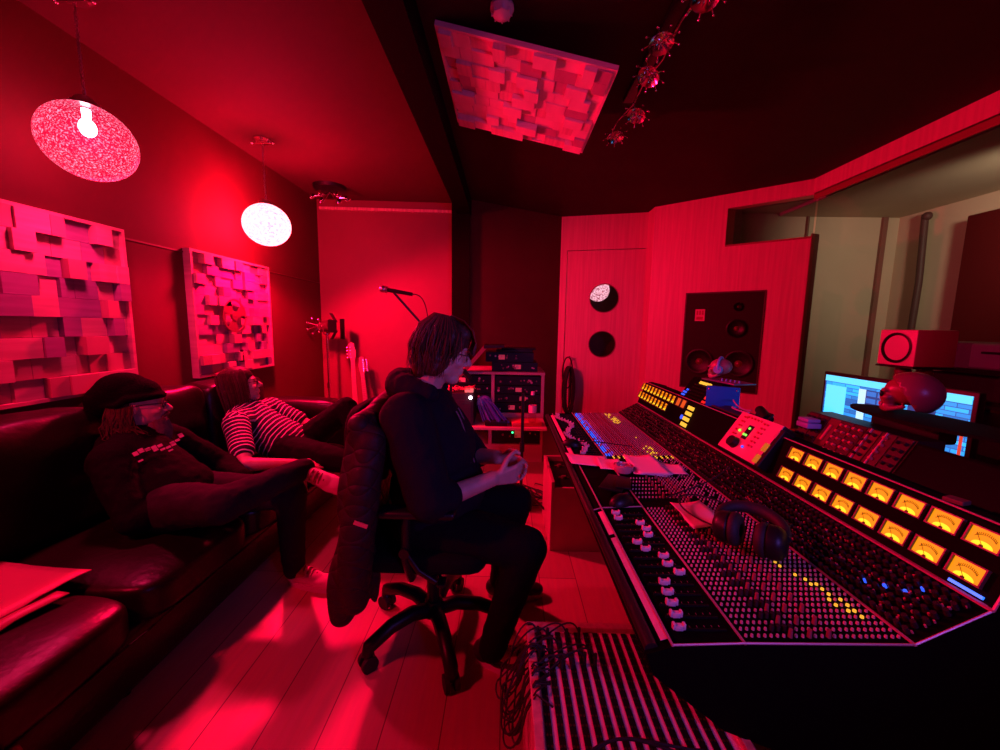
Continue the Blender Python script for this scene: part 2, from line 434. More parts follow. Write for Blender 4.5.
tag(build(mb, 'hook', black, None, 40), 'small dark hook low on the diffuser below the tape reel', 'hook')

# ------------------------------------------------------------------ pendant lamps
def shade_mat(name, e1, e2, s1, s2, scale, thr, see=(.35, .75)):
    m = bpy.data.materials.new(name); m.use_nodes = True; n, l = m.node_tree.nodes, m.node_tree.links
    b = n['Principled BSDF']; tc = n.new('ShaderNodeTexCoord')
    v = n.new('ShaderNodeTexNoise'); v.inputs['Scale'].default_value = scale; v.inputs['Detail'].default_value = 2
    r = n.new('ShaderNodeValToRGB'); r.color_ramp.elements[0].position = thr - .04; r.color_ramp.elements[1].position = thr + .04
    r.color_ramp.elements[0].color = (*[c * s1 for c in e1], 1); r.color_ramp.elements[1].color = (*[c * s2 for c in e2], 1)
    l.new(tc.outputs['Object'], v.inputs['Vector']); l.new(v.outputs['Fac'], r.inputs['Fac']); l.new(r.outputs['Color'], b.inputs['Emission Color'])
    b.inputs['Emission Strength'].default_value = 1; b.inputs['Base Color'].default_value = (.08, .01, .02, 1); b.inputs['Roughness'].default_value = .5
    tr_ = n.new('ShaderNodeBsdfTransparent'); mx = n.new('ShaderNodeMixShader')      # pierced, thin shade: part of the bulb light comes through
    mr = n.new('ShaderNodeMapRange'); mr.inputs['From Min'].default_value = thr - .04; mr.inputs['From Max'].default_value = thr + .04; mr.inputs['To Min'].default_value = see[0]; mr.inputs['To Max'].default_value = see[1]
    l.new(v.outputs['Fac'], mr.inputs['Value']); l.new(mr.outputs['Result'], mx.inputs[0]); l.new(tr_.outputs[0], mx.inputs[1]); l.new(b.outputs[0], mx.inputs[2]); l.new(mx.outputs[0], n['Material Output'].inputs['Surface'])
    return m
LIGHT = (1, .0, .05)
def lamp(loc, label, sm, power, cord_top, seed, down=0, LIGHT=LIGHT):
    x, y, z = loc; r = .165
    t = thing('pendant_lamp', label, 'lamp', (x, y, z - r), 0, 'pendant globe lamps along the left wall')
    mb = MB().sph((x, y, z), (r, r, r * .93), 48)
    sh = build(mb, 'globe_shade', sm, t, 60)
    mb = MB().lathe([(0, .03), (.03, .028), (.05, .005), (.052, -.008), (0, -.008)], (x, y, z + r * .93), (0, 0, 1))
    build(mb, 'shade_cap', steel, t, 40)
    mb = MB(); n = 22; z0 = z + r * .93 + .03; top = cord_top
    for k in range(n):
        zz = z0 + (top - z0) * (k + .5) / n; L = (top - z0) / n
        pts = []
        for q in range(8):
            a = 2 * PI * q / 8; u, w = math.cos(a) * L * .62, math.sin(a) * .006
            pts.append((x + (w if k % 2 else 0), y + (0 if k % 2 else w), zz + u))
        mb.tube(pts, .0014, 5, True)
    mb.tube([(x + .006 * math.sin(q * 1.1), y + .006 * math.cos(q * 1.3), z0 + (top - z0) * q / 14) for q in range(15)], .002, 6)
    build(mb, 'chain', steel, t, 60)
    mb = MB().lathe([(0, -.03), (.045, -.028), (.06, -.012), (.06, 0), (0, 0)], (x, y, HZ))
    if True: mb.cyl((x - .08, y, HZ - .03), (x + .08, y, HZ - .03), .006); mb.sph((x - .08, y, HZ - .03), .012); mb.sph((x + .08, y, HZ - .03), .012)
    build(mb, 'ceiling_rose', chrome, t, 40)
    L = bpy.data.lights.new('bulb_light', 'SPOT'); L.energy = down * .35; L.color = LIGHT; L.shadow_soft_size = .07; L.spot_size = math.radians(168); L.spot_blend = .35
    lo = bpy.data.objects.new('bulb_light', L); COL.objects.link(lo); lo.location = (.0, 0, r * .5); lo.parent = t; lo.rotation_euler = V((.60, 0, -1)).to_track_quat('-Z', 'Y').to_euler()
    sh.visible_shadow = True
    L = bpy.data.lights.new('lamp_light', 'POINT'); L.energy = power * .35; L.color = LIGHT; L.shadow_soft_size = .07
    lo = bpy.data.objects.new('lamp_light', L); COL.objects.link(lo); lo.location = (0, 0, r * .95); lo.parent = t
    return t
s1 = shade_mat('speckled_glass', (.9, .0, .07), (1.3, .5, .8), .5, 1.0, 140, .60, (.5, .85))
s2 = shade_mat('bright_glass', (1.5, .8, 1.0), (1.5, 1.15, 1.3), 1, 1, 60, .42)
t1 = lamp((-1.845, 1.80, 2.07), 'speckled pink mosaic globe lamp hanging nearest the camera', s1, 75, HZ - .03, 1, 480, (1, .01, .11))
# glowing bulb behind the pierced shade shows as a hot spot: a small bulb set in the near side of the globe
t2 = lamp((-1.85, 3.088, 2.039), 'brightly glowing white globe lamp hanging farther from the camera', s2, 820, HZ - .03, 2, 3100)
t3 = lamp((-1.85, .3, 2.06), 'added unseen fill lamp with a speckled globe above the near end of the sofa', s1, 110, HZ - .03, 3, 700)  # added out of view for fill light, continuing the row

for q_, p_ in ((t1, (-1.845, 1.80, 2.13)), (t3, (-1.85, .3, 2.12))): build(MB().sph(p_, (.03, .03, .038), 24).cyl((p_[0], p_[1], p_[2] + .03), (p_[0], p_[1], p_[2] + .075), .014, .016), 'bulb', emis('bulb', (4, 3, 3.6), 3), q_, 60)

# smoke detector
mb = MB().lathe([(0, 0), (.05, 0), (.052, -.015), (.04, -.03), (.038, -.04), (.02, -.05), (0, -.052)], (-.045, 1.86, HZ))
for k in range(8): a = k * PI / 4; mb.box((-.045 + .042 * math.cos(a), 1.86 + .042 * math.sin(a), HZ - .034), (.006, .006, .014))
tag(build(mb, 'smoke_detector', white, None, 40), 'white round smoke detector on the ceiling at the top of the picture', 'smoke detector')
# twisted spot light rail
t = thing('ceiling_spotlight_rail', 'chrome wire rail of flower shaped spotlights on the dark ceiling', 'ceiling light', (.7, 2.1, HZ))
rail = [(.70, 1.45, 2.59), (.72, 1.6, 2.55), (.695, 1.8, 2.56), (.70, 2.0, 2.54), (.68, 2.2, 2.55), (.695, 2.4, 2.56), (.66, 2.62, 2.57), (.68, 2.8, 2.6)]
build(MB().tube(rail, .006, 8), 'rail', chrome, t, 60)
build(MB().box((.7, 2.0, HZ - .012), (.06, 1.1, .024), None, .004).cyl((.7, 1.7, 2.56), (.7, 1.7, HZ), .008).cyl((.69, 2.3, 2.55), (.69, 2.3, HZ), .008), 'ceiling_plate', blackm, t, 40)
for i, (x, y, zz) in enumerate(((.71, 1.62, 2.52), (.64, 1.86, 2.52), (.66, 2.05, 2.50), (.72, 2.42, 2.51), (.68, 2.72, 2.53))):
    mb = MB(); c = V((x, y, zz)); ax = V((-.3 + .3 * math.sin(i * 2), -.35, -1)).normalized()
    mb.lathe([(.012, .03), (.02, .02), (.05, -.01), (.052, -.012), (.018, .012), (.0, .012)], c, -ax, 20)
    F = frame(ax)
    for k in range(9):
        a = k * 2 * PI / 9; d = F @ V((math.cos(a), math.sin(a), 0)); mb.tube([c + d * .01, c + d * .055, c + d * .075 + ax * .008], .0028, 5); mb.sph(c + d * .075 + ax * .008, .006, 8)
    mb.tube([c - ax * .03, c + V((.01, .02, .03)), (.7, y, 2.56)], .004, 6)
    build(mb, 'spotlight', chrome, t, 50)
# cluster fixture in the back corner of the ceiling
t = thing('corner_ceiling_spotlight', 'dark cluster spotlight with chrome knobs in the far left ceiling corner', 'ceiling light', (-1.83, 4.1, HZ))
mb = MB().lathe([(0, 0), (.16, 0), (.15, -.03), (.05, -.045), (0, -.045)], (-1.8, 4.1, HZ))
build(mb, 'base', black, t, 40)
for k in range(6):
    a = k * PI / 3 + .3; p = V((-1.8 + .17 * math.cos(a), 4.1 + .13 * math.sin(a), 2.56))
    build(MB().tube([(-1.8, 4.1, 2.61), (p.x * .5 - .9, p.y * .5 + 2.05, 2.56), p], .006, 6).cyl(p, p + V((.0, -.03, -.03)), .028, .02).sph(p + V((0, -.03, -.03)), .018, 12), 'spotlight', chrome, t, 50)

# ------------------------------------------------------------------ sofa
t = thing('leather_sofa', 'long dark leather sofa along the left wall under the diffusers', 'sofa', (-1.6, 1.4, 0))
YB = [-.52, .05, .62, 1.19, 1.76, 2.33, 2.9]
mb = MB().span((-2.06, YB[0], .05), (-1.24, 2.9, .27), .03).span((-2.08, YB[0], .2), (-1.86, 2.9, .80), .05)
build(mb, 'base', leather, t, 50)
mb = MB()
for y in (YB[0] + .1, 1.2, 2.8):
    for x in (-1.98, -1.32): mb.cyl((x, y, 0), (x, y, .06), .02, .028)
build(mb, 'foot', black, t, 40)
def cushion(name, lo, hi, bulge, seed, ax=2):
    """padded block: grid-subdivided box puffed and creased"""
    lo, hi = V(lo), V(hi); c = (lo + hi) / 2; d = (hi - lo)
    b = bmesh.new(); bmesh.ops.create_cube(b, size=1)
    bmesh.ops.subdivide_edges(b, edges=b.edges[:], cuts=11, use_grid_fill=True)
    for v in b.verts:
        p = v.co.copy() * 2
        q = V((p.x, p.y, p.z))
        # superellipsoid-like rounding of the corners
        n = 7.0; L = (abs(q.x) ** n + abs(q.y) ** n + abs(q.z) ** n) ** (1 / n)
        q = q / L * (1 if L else 1)
        w = (1 - abs(p[(ax + 1) % 3]) ** 2) * (1 - abs(p[(ax + 2) % 3]) ** 2)
        co_ = V((q.x * d.x / 2, q.y * d.y / 2, q.z * d.z / 2))
        co_[ax] += math.copysign(bulge * w, p[ax]) if abs(p[ax]) > .5 else 0
        nn = noise.noise_vector(co_ * 9 + V((seed * 3.1, 0, 0)))
        co_ += nn * .006 + noise.noise_vector(co_ * 22 + V((seed, 2, 0))) * .0015
        v.co = c + co_
    m = MB(); m.b.free(); m.b = b
    return build(m, name, leather, t, 180, sub=1)
for i in range(6):
    cushion('seat_cushion', (-1.90, YB[i] + .004, .24), (-1.19, YB[i + 1] - .004, .405), .022, i)
    cushion('back_cushion', (-2.06, YB[i] + .004, .38), (-1.80, YB[i + 1] - .004, .92 + .01 * math.sin(i * 2)), .03, i + 9, 0)
cushion('armrest', (-2.06, 2.9, .05), (-1.22, 3.14, .70), .02, 31)
build(MB().tube([(-1.195, y * .01, .262 + .002 * math.sin(y * .3)) for y in range(-50, 291, 10)], .005, 6), 'piping', leather, t, 60)

# ------------------------------------------------------------------ people
def head_caps(mb, c, f, u, hh=.235):
    """c: centre of the head at eye height; f forward; u up"""
    f = V(f).normalized(); u = V(u); u = (u - f * u.dot(f)).normalized(); r = f.cross(u)
    k = hh / .235; F = Matrix((f, r, u)).transposed(); c = V(c)
    P = lambda x, y, z: c + F @ (V((x, y, z)) * k)
    def E(x, y, z, a, b_, d): mb.sph(P(x, y, z), (a * k, b_ * k, d * k), 20, F)
    E(-.012, 0, .038, .096, .076, .085); E(.018, 0, -.012, .07, .064, .082); E(.02, 0, -.05, .062, .052, .058)
    E(.052, 0, -.093, .032, .034, .024); E(.0, .045, -.06, .04, .016, .03); E(.0, -.045, -.06, .04, .016, .03)
    E(.074, 0, .026, .016, .05, .012); E(.060, .036, -.028, .024, .02, .018); E(.060, -.036, -.028, .024, .02, .018)
    mb.cap(P(.082, 0, .012), P(.108, 0, -.026), .0085 * k, .012 * k); E(.094, .012, -.032, .01, .008, .008); E(.094, -.012, -.032, .01, .008, .008)
    E(.082, 0, -.055, .012, .024, .0065); E(.080, 0, -.067, .012, .021, .0075); E(.076, 0, -.045, .012, .02, .012)
    for s in (-1, 1): E(-.008, s * .076, -.006, .018, .007, .03); E(.064, s * .031, .003, .016, .016, .012)
    return P, F

def hand_caps(mb, w, d, n, side, curl=.5, sp=1.0):
    """w wrist, d direction of the fingers, n palm normal (the way the fingers curl), side +-1 thumb side"""
    d = V(d).normalized(); n = V(n); n = (n - d * n.dot(d)).normalized(); s = d.cross(n) * side; w = V(w)
    for q in (-.028, -.010, .010, .026): mb.cap(w + d * .012 + s * q * .55, w + d * .085 + s * q, .0145, .0115, 10)
    for i, (q, L) in enumerate(((.031, .072), (.0105, .080), (-.0105, .074), (-.031, .058))):
        a = curl * (.7 + .12 * i); p = w + d * .088 + s * q; dd = d + s * q * 1.5 * sp; r = .0092 - .0005 * i
        for j, fr in enumerate((.45, .31, .24)):
            ang = a * (j + 1) * .75; v = (dd.normalized() * math.cos(ang) + n * math.sin(ang)).normalized(); e = p + v * L * fr
            mb.cap(p, e, r, r * .92, 8); p = e; r *= .92
    p = w + d * .03 + s * .03
    for (dv, L, r) in ((d * .6 + s * .75 + n * .25, .04, .0125), (d * .85 + s * .4 + n * .35, .032, .0105), (d * .95 + s * .12 + n * .4, .024, .0092)):
        e = p + dv.normalized() * L; mb.cap(p, e, r, r * .9, 8); p = e

def chain(mb, pts, rs, n=14):
    for (a, b, r0, r1) in zip(pts, pts[1:], rs, rs[1:]): mb.cap(a, b, r0, r1, n)

def shoe(name, m, sole_m, parent, heel, toe, up, label=None):
    heel, toe, up = V(heel), V(toe), V(up).normalized(); L = (toe - heel).length; f = (toe - heel).normalized(); up = (up - f * f.dot(up)).normalized(); s = f.cross(up)
    F = Matrix((f, s, up)).transposed()
    mb = MB()
    P = lambda x, y, z: heel + F @ V((x * L, y, z))
    for (x, z, a, b, d) in ((.14, .052, .05, .036, .046), (.32, .055, .06, .037, .045), (.5, .045, .07, .040, .036), (.7, .038, .07, .045, .028), (.85, .034, .045, .042, .022)):
        mb.sph(P(x, 0, z), (a, b, d), 16, F)
    mb.cap(P(.16, 0, .05), P(.17, 0, .085), .038, .034)
    o = remesh(build(mb, name, m, parent, 180, label=label), .005, 6)
    pts = []
    for k in range(28):
        a = 2 * PI * k / 28; x = math.cos(a); w = .040 + .009 * max(0, x) - .004 * (x < -.3); pts.append(P(.5 + .5 * x, w * math.sin(a), 0))
    build(MB().prism(pts, up * .024), 'sole', sole_m, o, 40)
    mb = MB()
    for k in range(5):
        x = .36 + .075 * k; z = .107 - .0100 * k
        mb.tube([P(x, -.026, z - .016), P(x + .012, 0, z + .001), P(x + .024, .026, z - .016)], .0032, 6)
    build(mb, 'laces', sole_m if m is shoek else mat('dark_laces', (.2, .03, .04), .7), o, 60)
    return o

def hair_strands(mb, roots, rnd, n):
    pass

hoodm = mat('navy_hoodie_fabric', (.011, .008, .015), .9, spec=.08, bump=.2, bscale=300)
jeans = mat('black_denim', (.006, .005, .007), .9, spec=.08, bump=.25, bscale=250)
jeansb = mat('dark_blue_denim', (.018, .012, .02), .9, spec=.08, bump=.25, bscale=250)
hairb = mat('brown_hair', (.06, .022, .016), .55, spec=.3, var=.35, vscale=60)
hairr = mat('reddish_hair', (.035, .012, .010), .55, spec=.2, var=.3, vscale=60)
hairk = mat('greying_beard_hair', (.13, .06, .05), .6, var=.3, vscale=60)
shoek = mat('black_shoe', (.015, .012, .014), .5); solew = mat('pale_rubber_sole', (.6, .5, .5), .6); shoew = mat('white_canvas', (.72, .6, .6), .7)

def strands(mb, P, n, rnd, gen, r=.0035):
    for i in range(n):
        pts = gen(rnd)
        mb.tube([P(*p) for p in pts], lambda t: r * (1.1 - .75 * t), 5)

# --- the man in the desk chair (seen in profile, facing the console)
hf = V((.95, .20, -.22)); hu = V((.2, .05, 1)); hc = V((-.245, 1.50, 1.200))
shN, elN, wrN = V((-.345, 1.335, .975)), V((-.25, 1.26, .70)), V((-.045, 1.375, .745))
shF, elF, wrF = V((-.32, 1.675, .975)), V((-.15, 1.70, .72)), V((-.03, 1.54, .77))
hiN, knN, anN = V((-.30, 1.41, .53)), V((.085, 1.355, .49)), V((-.035, 1.345, .10))
hiF, knF, anF = V((-.30, 1.59, .53)), V((.045, 1.64, .54)), V((-.01, 1.75, .10))
mb = MB()
head_caps(mb, hc, hf, hu, .24)
chain(mb, [hc + V((-.02, 0, -.05)), (-.31, 1.5, 1.06), (-.33, 1.5, .95)], [.055, .056, .09])
mb.sph((-.33, 1.5, .85), (.11, .15, .17), 20); mb.sph((-.33, 1.5, .62), (.13, .15, .14), 20)
chain(mb, [shN, elN, wrN], [.05, .04, .029]); chain(mb, [shF, elF, wrF], [.05, .04, .029]); chain(mb, [(-.33, 1.42, .96), shN], [.07, .05]); chain(mb, [(-.33, 1.58, .96), shF], [.07, .05])
hand_caps(mb, wrN + V((.01, .003, 0)), (.85, .45, .05), (-.3, .75, .1), 1, .9)
hand_caps(mb, wrF + V((.01, -.003, 0)), (.9, -.5, -.15), (-.35, -.7, -.2), -1, .7)
chain(mb, [hiN, knN, anN], [.075, .055, .04]); chain(mb, [hiF, knF, anF], [.075, .055, .04])
chain(mb, [anN, anN + V((.08, -.01, -.045))], [.035, .025]); chain(mb, [anF, anF + V((.08, 0, -.045))], [.035, .025])
mb.sph((-.33, 1.5, .54), (.12, .16, .09), 20)
man = build(mb, 'person', skin, None, 180, origin=V((-.33, 1.5, .45)))
tag(man, 'person in a dark hoodie sitting in the desk chair, in profile, hands together', 'person')
remesh(man, .005, 3)
# hoodie: torso + sleeves to the elbow
mb = MB()
mb.sph((-.325, 1.5, .955), (.135, .20, .12), 20); mb.sph((-.29, 1.5, .82), (.175, .20, .18), 20); mb.sph((-.265, 1.5, .66), (.19, .20, .16), 20); mb.sph((-.30, 1.5, .56), (.165, .19, .09), 20)
chain(mb, [(-.33, 1.43, .97), shN, elN + V((.0, 0, .015)), elN + V((.05, .025, .012))], [.095, .095, .080, .062])
chain(mb, [(-.33, 1.57, .97), shF, elF + V((.0, 0, .015)), elF + V((.035, -.04, .012))], [.085, .083, .068, .052])
hd = build(mb, 'hoodie', hoodm, man, 180); remesh(hd, .008, 6, .012, .07)
# hood bunched at the neck
mb = MB()
mb.tube([(-.40 + .0 * a, 1.5, 1.03) for a in (0, 1)], .03)
pts = []
for k in range(9):
    a = PI * (.03 + .94 * k / 8) ; pts.append(V((-.262 - .145 * math.sin(a), 1.5 - .115 * math.cos(a), 1.05 + .022 * math.sin(a))))
chain(mb, pts, [.035, .048, .055, .060, .064, .060, .055, .048, .035], 12)
chain(mb, [(-.36, 1.5, 1.045), (-.43, 1.5, 1.0), (-.455, 1.5, .93)], [.05, .05, .03], 12)
hd2 = build(mb, 'hood', hoodm, man, 180); remesh(hd2, .007, 4, .012, .05)
mb = MB().tube(bez((-.185, 1.44, .98), (-.15, 1.43, .93), (-.14, 1.43, .85), (-.13, 1.44, .78)), .003, 6).tube(bez((-.185, 1.50, .98), (-.15, 1.49, .93), (-.14, 1.49, .85), (-.12, 1.50, .76)), .003, 6)
build(mb, 'drawstring', mat('cord_grey', (.2, .1, .12), .7), man, 60)
mb = MB()
chain(mb, [(-.33, 1.42, .545), hiN, (hiN + knN) / 2 + V((0, 0, .01)), knN, (knN + anN) / 2 + V((.0, 0, 0)), anN + V((0, 0, -.01))], [.11, .105, .092, .078, .062, .052])
chain(mb, [(-.33, 1.58, .545), hiF, (hiF + knF) / 2, knF, (knF + anF) / 2, anF + V((0, 0, -.01))], [.11, .105, .09, .078, .062, .052])
mb.sph((-.34, 1.5, .56), (.135, .18, .1), 20)
tr = build(mb, 'trousers', jeans, man, 180); remesh(tr, .008, 6, .012, .06)
shoe('shoe', shoek, solew, man, (-.10, 1.385, .0), (.165, 1.315, .0), (0, 0, 1))
shoe('shoe', shoek, solew, man, (-.07, 1.75, .0), (.195, 1.77, .0), (0, 0, 1))
# hair: chin-length, shaggy
mb = MB(); kk = .24 / .235
f = hf.normalized(); u = (hu - f * hu.dot(f)).normalized(); r_ = f.cross(u); F = Matrix((f, r_, u)).transposed()
P1 = lambda x, y, z: hc + F @ V((x, y, z))
for (x, y, z, a, b_, d) in ((-.012, 0, .050, .104, .090, .086), (-.048, 0, -.01, .066, .083, .10), (-.025, .062, -.02, .055, .035, .075), (-.025, -.062, -.02, .055, .035, .075), (-.062, 0, -.07, .042, .06, .05), (.052, 0, .085, .055, .062, .035)):
    mb.sph(P1(x, y, z), (a, b_, d), 20, F)
def g1(rn):
    a = rn.uniform(.28 * PI, 1.72 * PI); ca, sa = math.cos(a), math.sin(a); ca *= .86 if ca < 0 else 1; w = rn.uniform(.85, 1.07); jx, jy = rn.uniform(-.016, .014), rn.uniform(-.016, .016); L = rn.uniform(-.10, -.04) if ca < .4 else rn.uniform(-.045, .0)
    top = (-.02 + .05 * ca, .045 * sa, .135)
    m1 = (-.02 + .10 * ca * w, .085 * sa * w, .085); m2 = (-.02 + .113 * ca * w + jx, .099 * sa * w + jy, .0); m3 = (-.02 + (.10 + rn.uniform(-.02, .02)) * ca * w, (.09 + rn.uniform(-.015, .015)) * sa * w, L)
    return [top, m1, ((m1[0] + m2[0]) / 2 * 1.02, (m1[1] + m2[1]) / 2 * 1.04, .045), m2, ((m2[0] + m3[0]) / 2 + rn.uniform(-.006, .006), (m2[1] + m3[1]) / 2, L / 2), m3]
def g2(rn):
    y = rn.uniform(-.07, .07); return [(.0, y * .5, .14), (.05, y * .8, .13), (.088, y, .10), (.108, y * 1.1, .06), (.106 + rn.uniform(-.005, .01), y * 1.15, rn.uniform(.01, .04))]
hr = build(mb, 'hair', hairb, man, 180); remesh(hr, .006, 3, .010, .02)
mb = MB(); strands(mb, P1, 520, random.Random(3), g1, .0022); strands(mb, P1, 110, random.Random(4), g2, .0022)
build(mb, 'hair_strand', hairb, man, 60, kind='stuff')
mb = MB()
for s in (-1, 1):
    mb.tube([P1(.095, s * .033 + .022 * math.cos(a * PI / 8), .0 + .018 * math.sin(a * PI / 8)) for a in range(16)], .0016, 5, True); mb.tube([P1(.092, s * .055, .005), P1(.03, s * .076, .008), P1(-.01, s * .078, 0)], .0016, 5)
mb.tube([P1(.097, -.012, .004), P1(.10, 0, .007), P1(.097, .012, .004)], .0016, 5)
build(mb, 'glasses', blackm, man, 60)

# --- bearded man on the sofa
hc = V((-1.70, 1.76, .905)); hf = V((.84, .50, .06)); hu = V((-.3, -.1, 1))
neck = V((-1.74, 1.70, .79))
shN, elN, wrN = V((-1.65, 1.555, .715)), V((-1.49, 1.47, .50)), V((-1.35, 1.62, .545))
shF, elF, wrF = V((-1.70, 1.88, .72)), V((-1.52, 2.02, .53)), V((-1.33, 1.88, .51))
hB, kB, aB = V((-1.45, 1.58, .50)), V((-1.10, 1.43, .59)), V((-.985, 1.84, .59))      # leg crossed on top
hA, kA, aA = V((-1.45, 1.75, .50)), V((-1.02, 1.77, .49)), V((-1.04, 1.80, .09))     # foot on the floor
mb = MB(); P2, F2 = head_caps(mb, hc, hf, hu, .235)
chain(mb, [hc + V((-.03, -.01, -.05)), neck, (-1.70, 1.69, .70)], [.052, .054, .08])
chain(mb, [(-1.68, 1.69, .68), (-1.58, 1.68, .57), (-1.47, 1.67, .50)], [.13, .14, .13], 20)
chain(mb, [(-1.7, 1.62, .71), shN, elN, wrN], [.06, .05, .04, .028]); chain(mb, [(-1.7, 1.78, .71), shF, elF, wrF], [.06, .05, .04, .028])
hand_caps(mb, wrN, (.7, .6, -.15), (.2, .1, -.9), -1, .35); hand_caps(mb, wrF, (.75, -.5, -.1), (.1, -.1, -.9), 1, .4)
chain(mb, [hB, kB, aB, aB + V((.05, .03, -.04))], [.075, .055, .038, .028]); chain(mb, [hA, kA, aA, aA + V((.09, -.01, -.04))], [.075, .055, .038, .028])
man = build(mb, 'person', skin, None, 180, origin=V((-1.5, 1.68, .42)))
tag(man, 'bearded person in a black beanie and glasses slouched on the sofa, ankle on knee', 'person')
remesh(man, .005, 3)
tee = mat('black_sweatshirt', (.005, .004, .005), .9, spec=.05, bump=.2, bscale=200)
mb = MB(); chain(mb, [(-1.70, 1.70, .70), (-1.60, 1.69, .60), (-1.47, 1.67, .52)], [.135, .15, .15], 20)
chain(mb, [(-1.68, 1.62, .70), shN, elN, wrN + V((-.02, -.03, 0))], [.09, .078, .062, .045]); chain(mb, [(-1.68, 1.78, .70), shF, elF, wrF + V((-.02, .03, 0))], [.09, .078, .062, .045])
o = build(mb, 'sweatshirt', tee, man, 180); remesh(o, .008, 6, .016, .06)
# worn print on the chest
mb = MB(); rn = random.Random(2)
e1 = V((.42, .80, .25)).normalized(); n1 = V((.72, -.35, .55)).normalized(); e2 = n1.cross(e1).normalized()
for i in range(9):
    p = V((-1.535, 1.60, .735)) + e1 * (i * .021 - .03) + e2 * (.012 * math.sin(i)) - n1 * .004
    for _ in range(2): mb.box(p + e2 * rn.uniform(-.02, .02), (.017, rn.uniform(.006, .018), .003), Matrix((e1, e2, n1)).transposed())
build(mb, 'shirt_print', mat('faded_print', (.5, .32, .32), .8), man)
mb = MB()
chain(mb, [(-1.47, 1.62, .50), hB, (hB + kB) / 2 + V((0, 0, .01)), kB, (kB + aB) / 2, aB], [.115, .105, .09, .074, .062, .052])
chain(mb, [(-1.47, 1.74, .50), hA, (hA + kA) / 2, kA, (kA + aA) / 2, aA], [.115, .1, .088, .072, .06, .052])
o = build(mb, 'trousers', jeansb, man, 180); remesh(o, .008, 6, .012, .06)
shoe('shoe', shoew, solew, man, (-1.075, 1.815, .0), (-.81, 1.765, .0), (0, 0, 1))
shoe('shoe', shoew, solew, man, (-1.03, 1.885, .565), (-.785, 1.86, .470), (.05, -.8, .5))
mb = MB()
for (x, y, z, a, b_, d) in ((-.02, 0, .062, .108, .089, .075), (-.07, 0, .065, .095, .082, .078), (-.11, 0, .045, .075, .07, .07), (-.135, 0, .02, .05, .05, .05)):
    mb.sph(P2(x, y, z), (a, b_, d), 20, F2)
mb.tube([P2(-.02 + .108 * math.cos(a * PI / 10), .09 * math.sin(a * PI / 10), .042 - .022 * (math.cos(a * PI / 10) < -.3)) for a in range(20)], .016, 8, True)
mb.sph(P2(-.05, 0, .085), (.10, .083, .078), 20, F2)
o = build(mb, 'beanie', mat('black_knit', (.004, .003, .004), .95, spec=.03, bump=.5, bscale=140), man, 180); remesh(o, .006, 4)
def gl(rn):
    s = rn.choice((-1, 1)); q = rn.uniform(0, 1); x = -.09 + .085 * q; w = rn.uniform(.9, 1.15)
    return [(x, s * .07, .03), (x - .005 + rn.uniform(-.01, .01), s * .088 * w, -.02), (x - .01 + rn.uniform(-.03, .02), s * .094 * w, -.07), (x + rn.uniform(-.04, .05), s * (.095 + rn.uniform(-.02, .03)), -.115), (x + rn.uniform(-.05, .08), s * (.09 + rn.uniform(-.04, .04)), -.145 + rn.uniform(-.02, .02))]
mb = MB(); strands(mb, P2, 260, random.Random(8), gl, .0028)
build(mb, 'hair', hairb, man, 60, kind='stuff')
def gb(rn):
    a = rn.uniform(-1.25, 1.25); r0 = .062; x = .032 + .062 * math.cos(a); y = .058 * math.sin(a); z = -.078 - .018 * math.cos(a)
    return [(x, y, z + rn.uniform(-.004, .02)), (x * 1.08 + .004, y * 1.15, z - .025), (x * 1.05, y * 1.15 + rn.uniform(-.006, .006), z - .055 - rn.uniform(0, .02))]
o = MB(); o.sph(P2(.045, 0, -.098), (.052, .052, .042), 18, F2).sph(P2(.03, 0, -.13), (.04, .04, .035), 16, F2)
o = remesh(build(o, 'beard', hairk, man, 180), .006, 3, .012, .03)
mb = MB(); strands(mb, P2, 260, random.Random(9), gb, .003)
mb.tube([P2(.08, -.03, -.062), P2(.094, -.015, -.05), P2(.098, 0, -.047), P2(.094, .015, -.05), P2(.08, .03, -.062)], .007, 8)
build(mb, 'beard_strand', hairk, man, 60, kind='stuff')
def glasses(P, man, m, rx=.024, rz=.019):
    mb = MB()
    for s in (-1, 1):
        mb.tube([P(.094, s * .034 + rx * math.cos(a * PI / 8), .001 + rz * math.sin(a * PI / 8)) for a in range(16)], .0022, 5, True); mb.tube([P(.092, s * .058, .006), P(.03, s * .080, .010), P(-.01, s * .082, .004)], .0022, 5)
    mb.tube([P(.097, -.011, .005), P(.102, 0, .008), P(.097, .011, .005)], .0022, 5)
    g = build(mb, 'glasses', m, man, 60)
    mb = MB()
    for s in (-1, 1): mb.prism([P(.094, s * .034 + rx * .95 * math.cos(a * PI / 8), .001 + rz * .95 * math.sin(a * PI / 8)) for a in range(16)], (P(1, 0, 0) - P(0, 0, 0)) * .001)
    build(mb, 'lens', MATS['window_glass'], g)
glasses(P2, man, blackm)

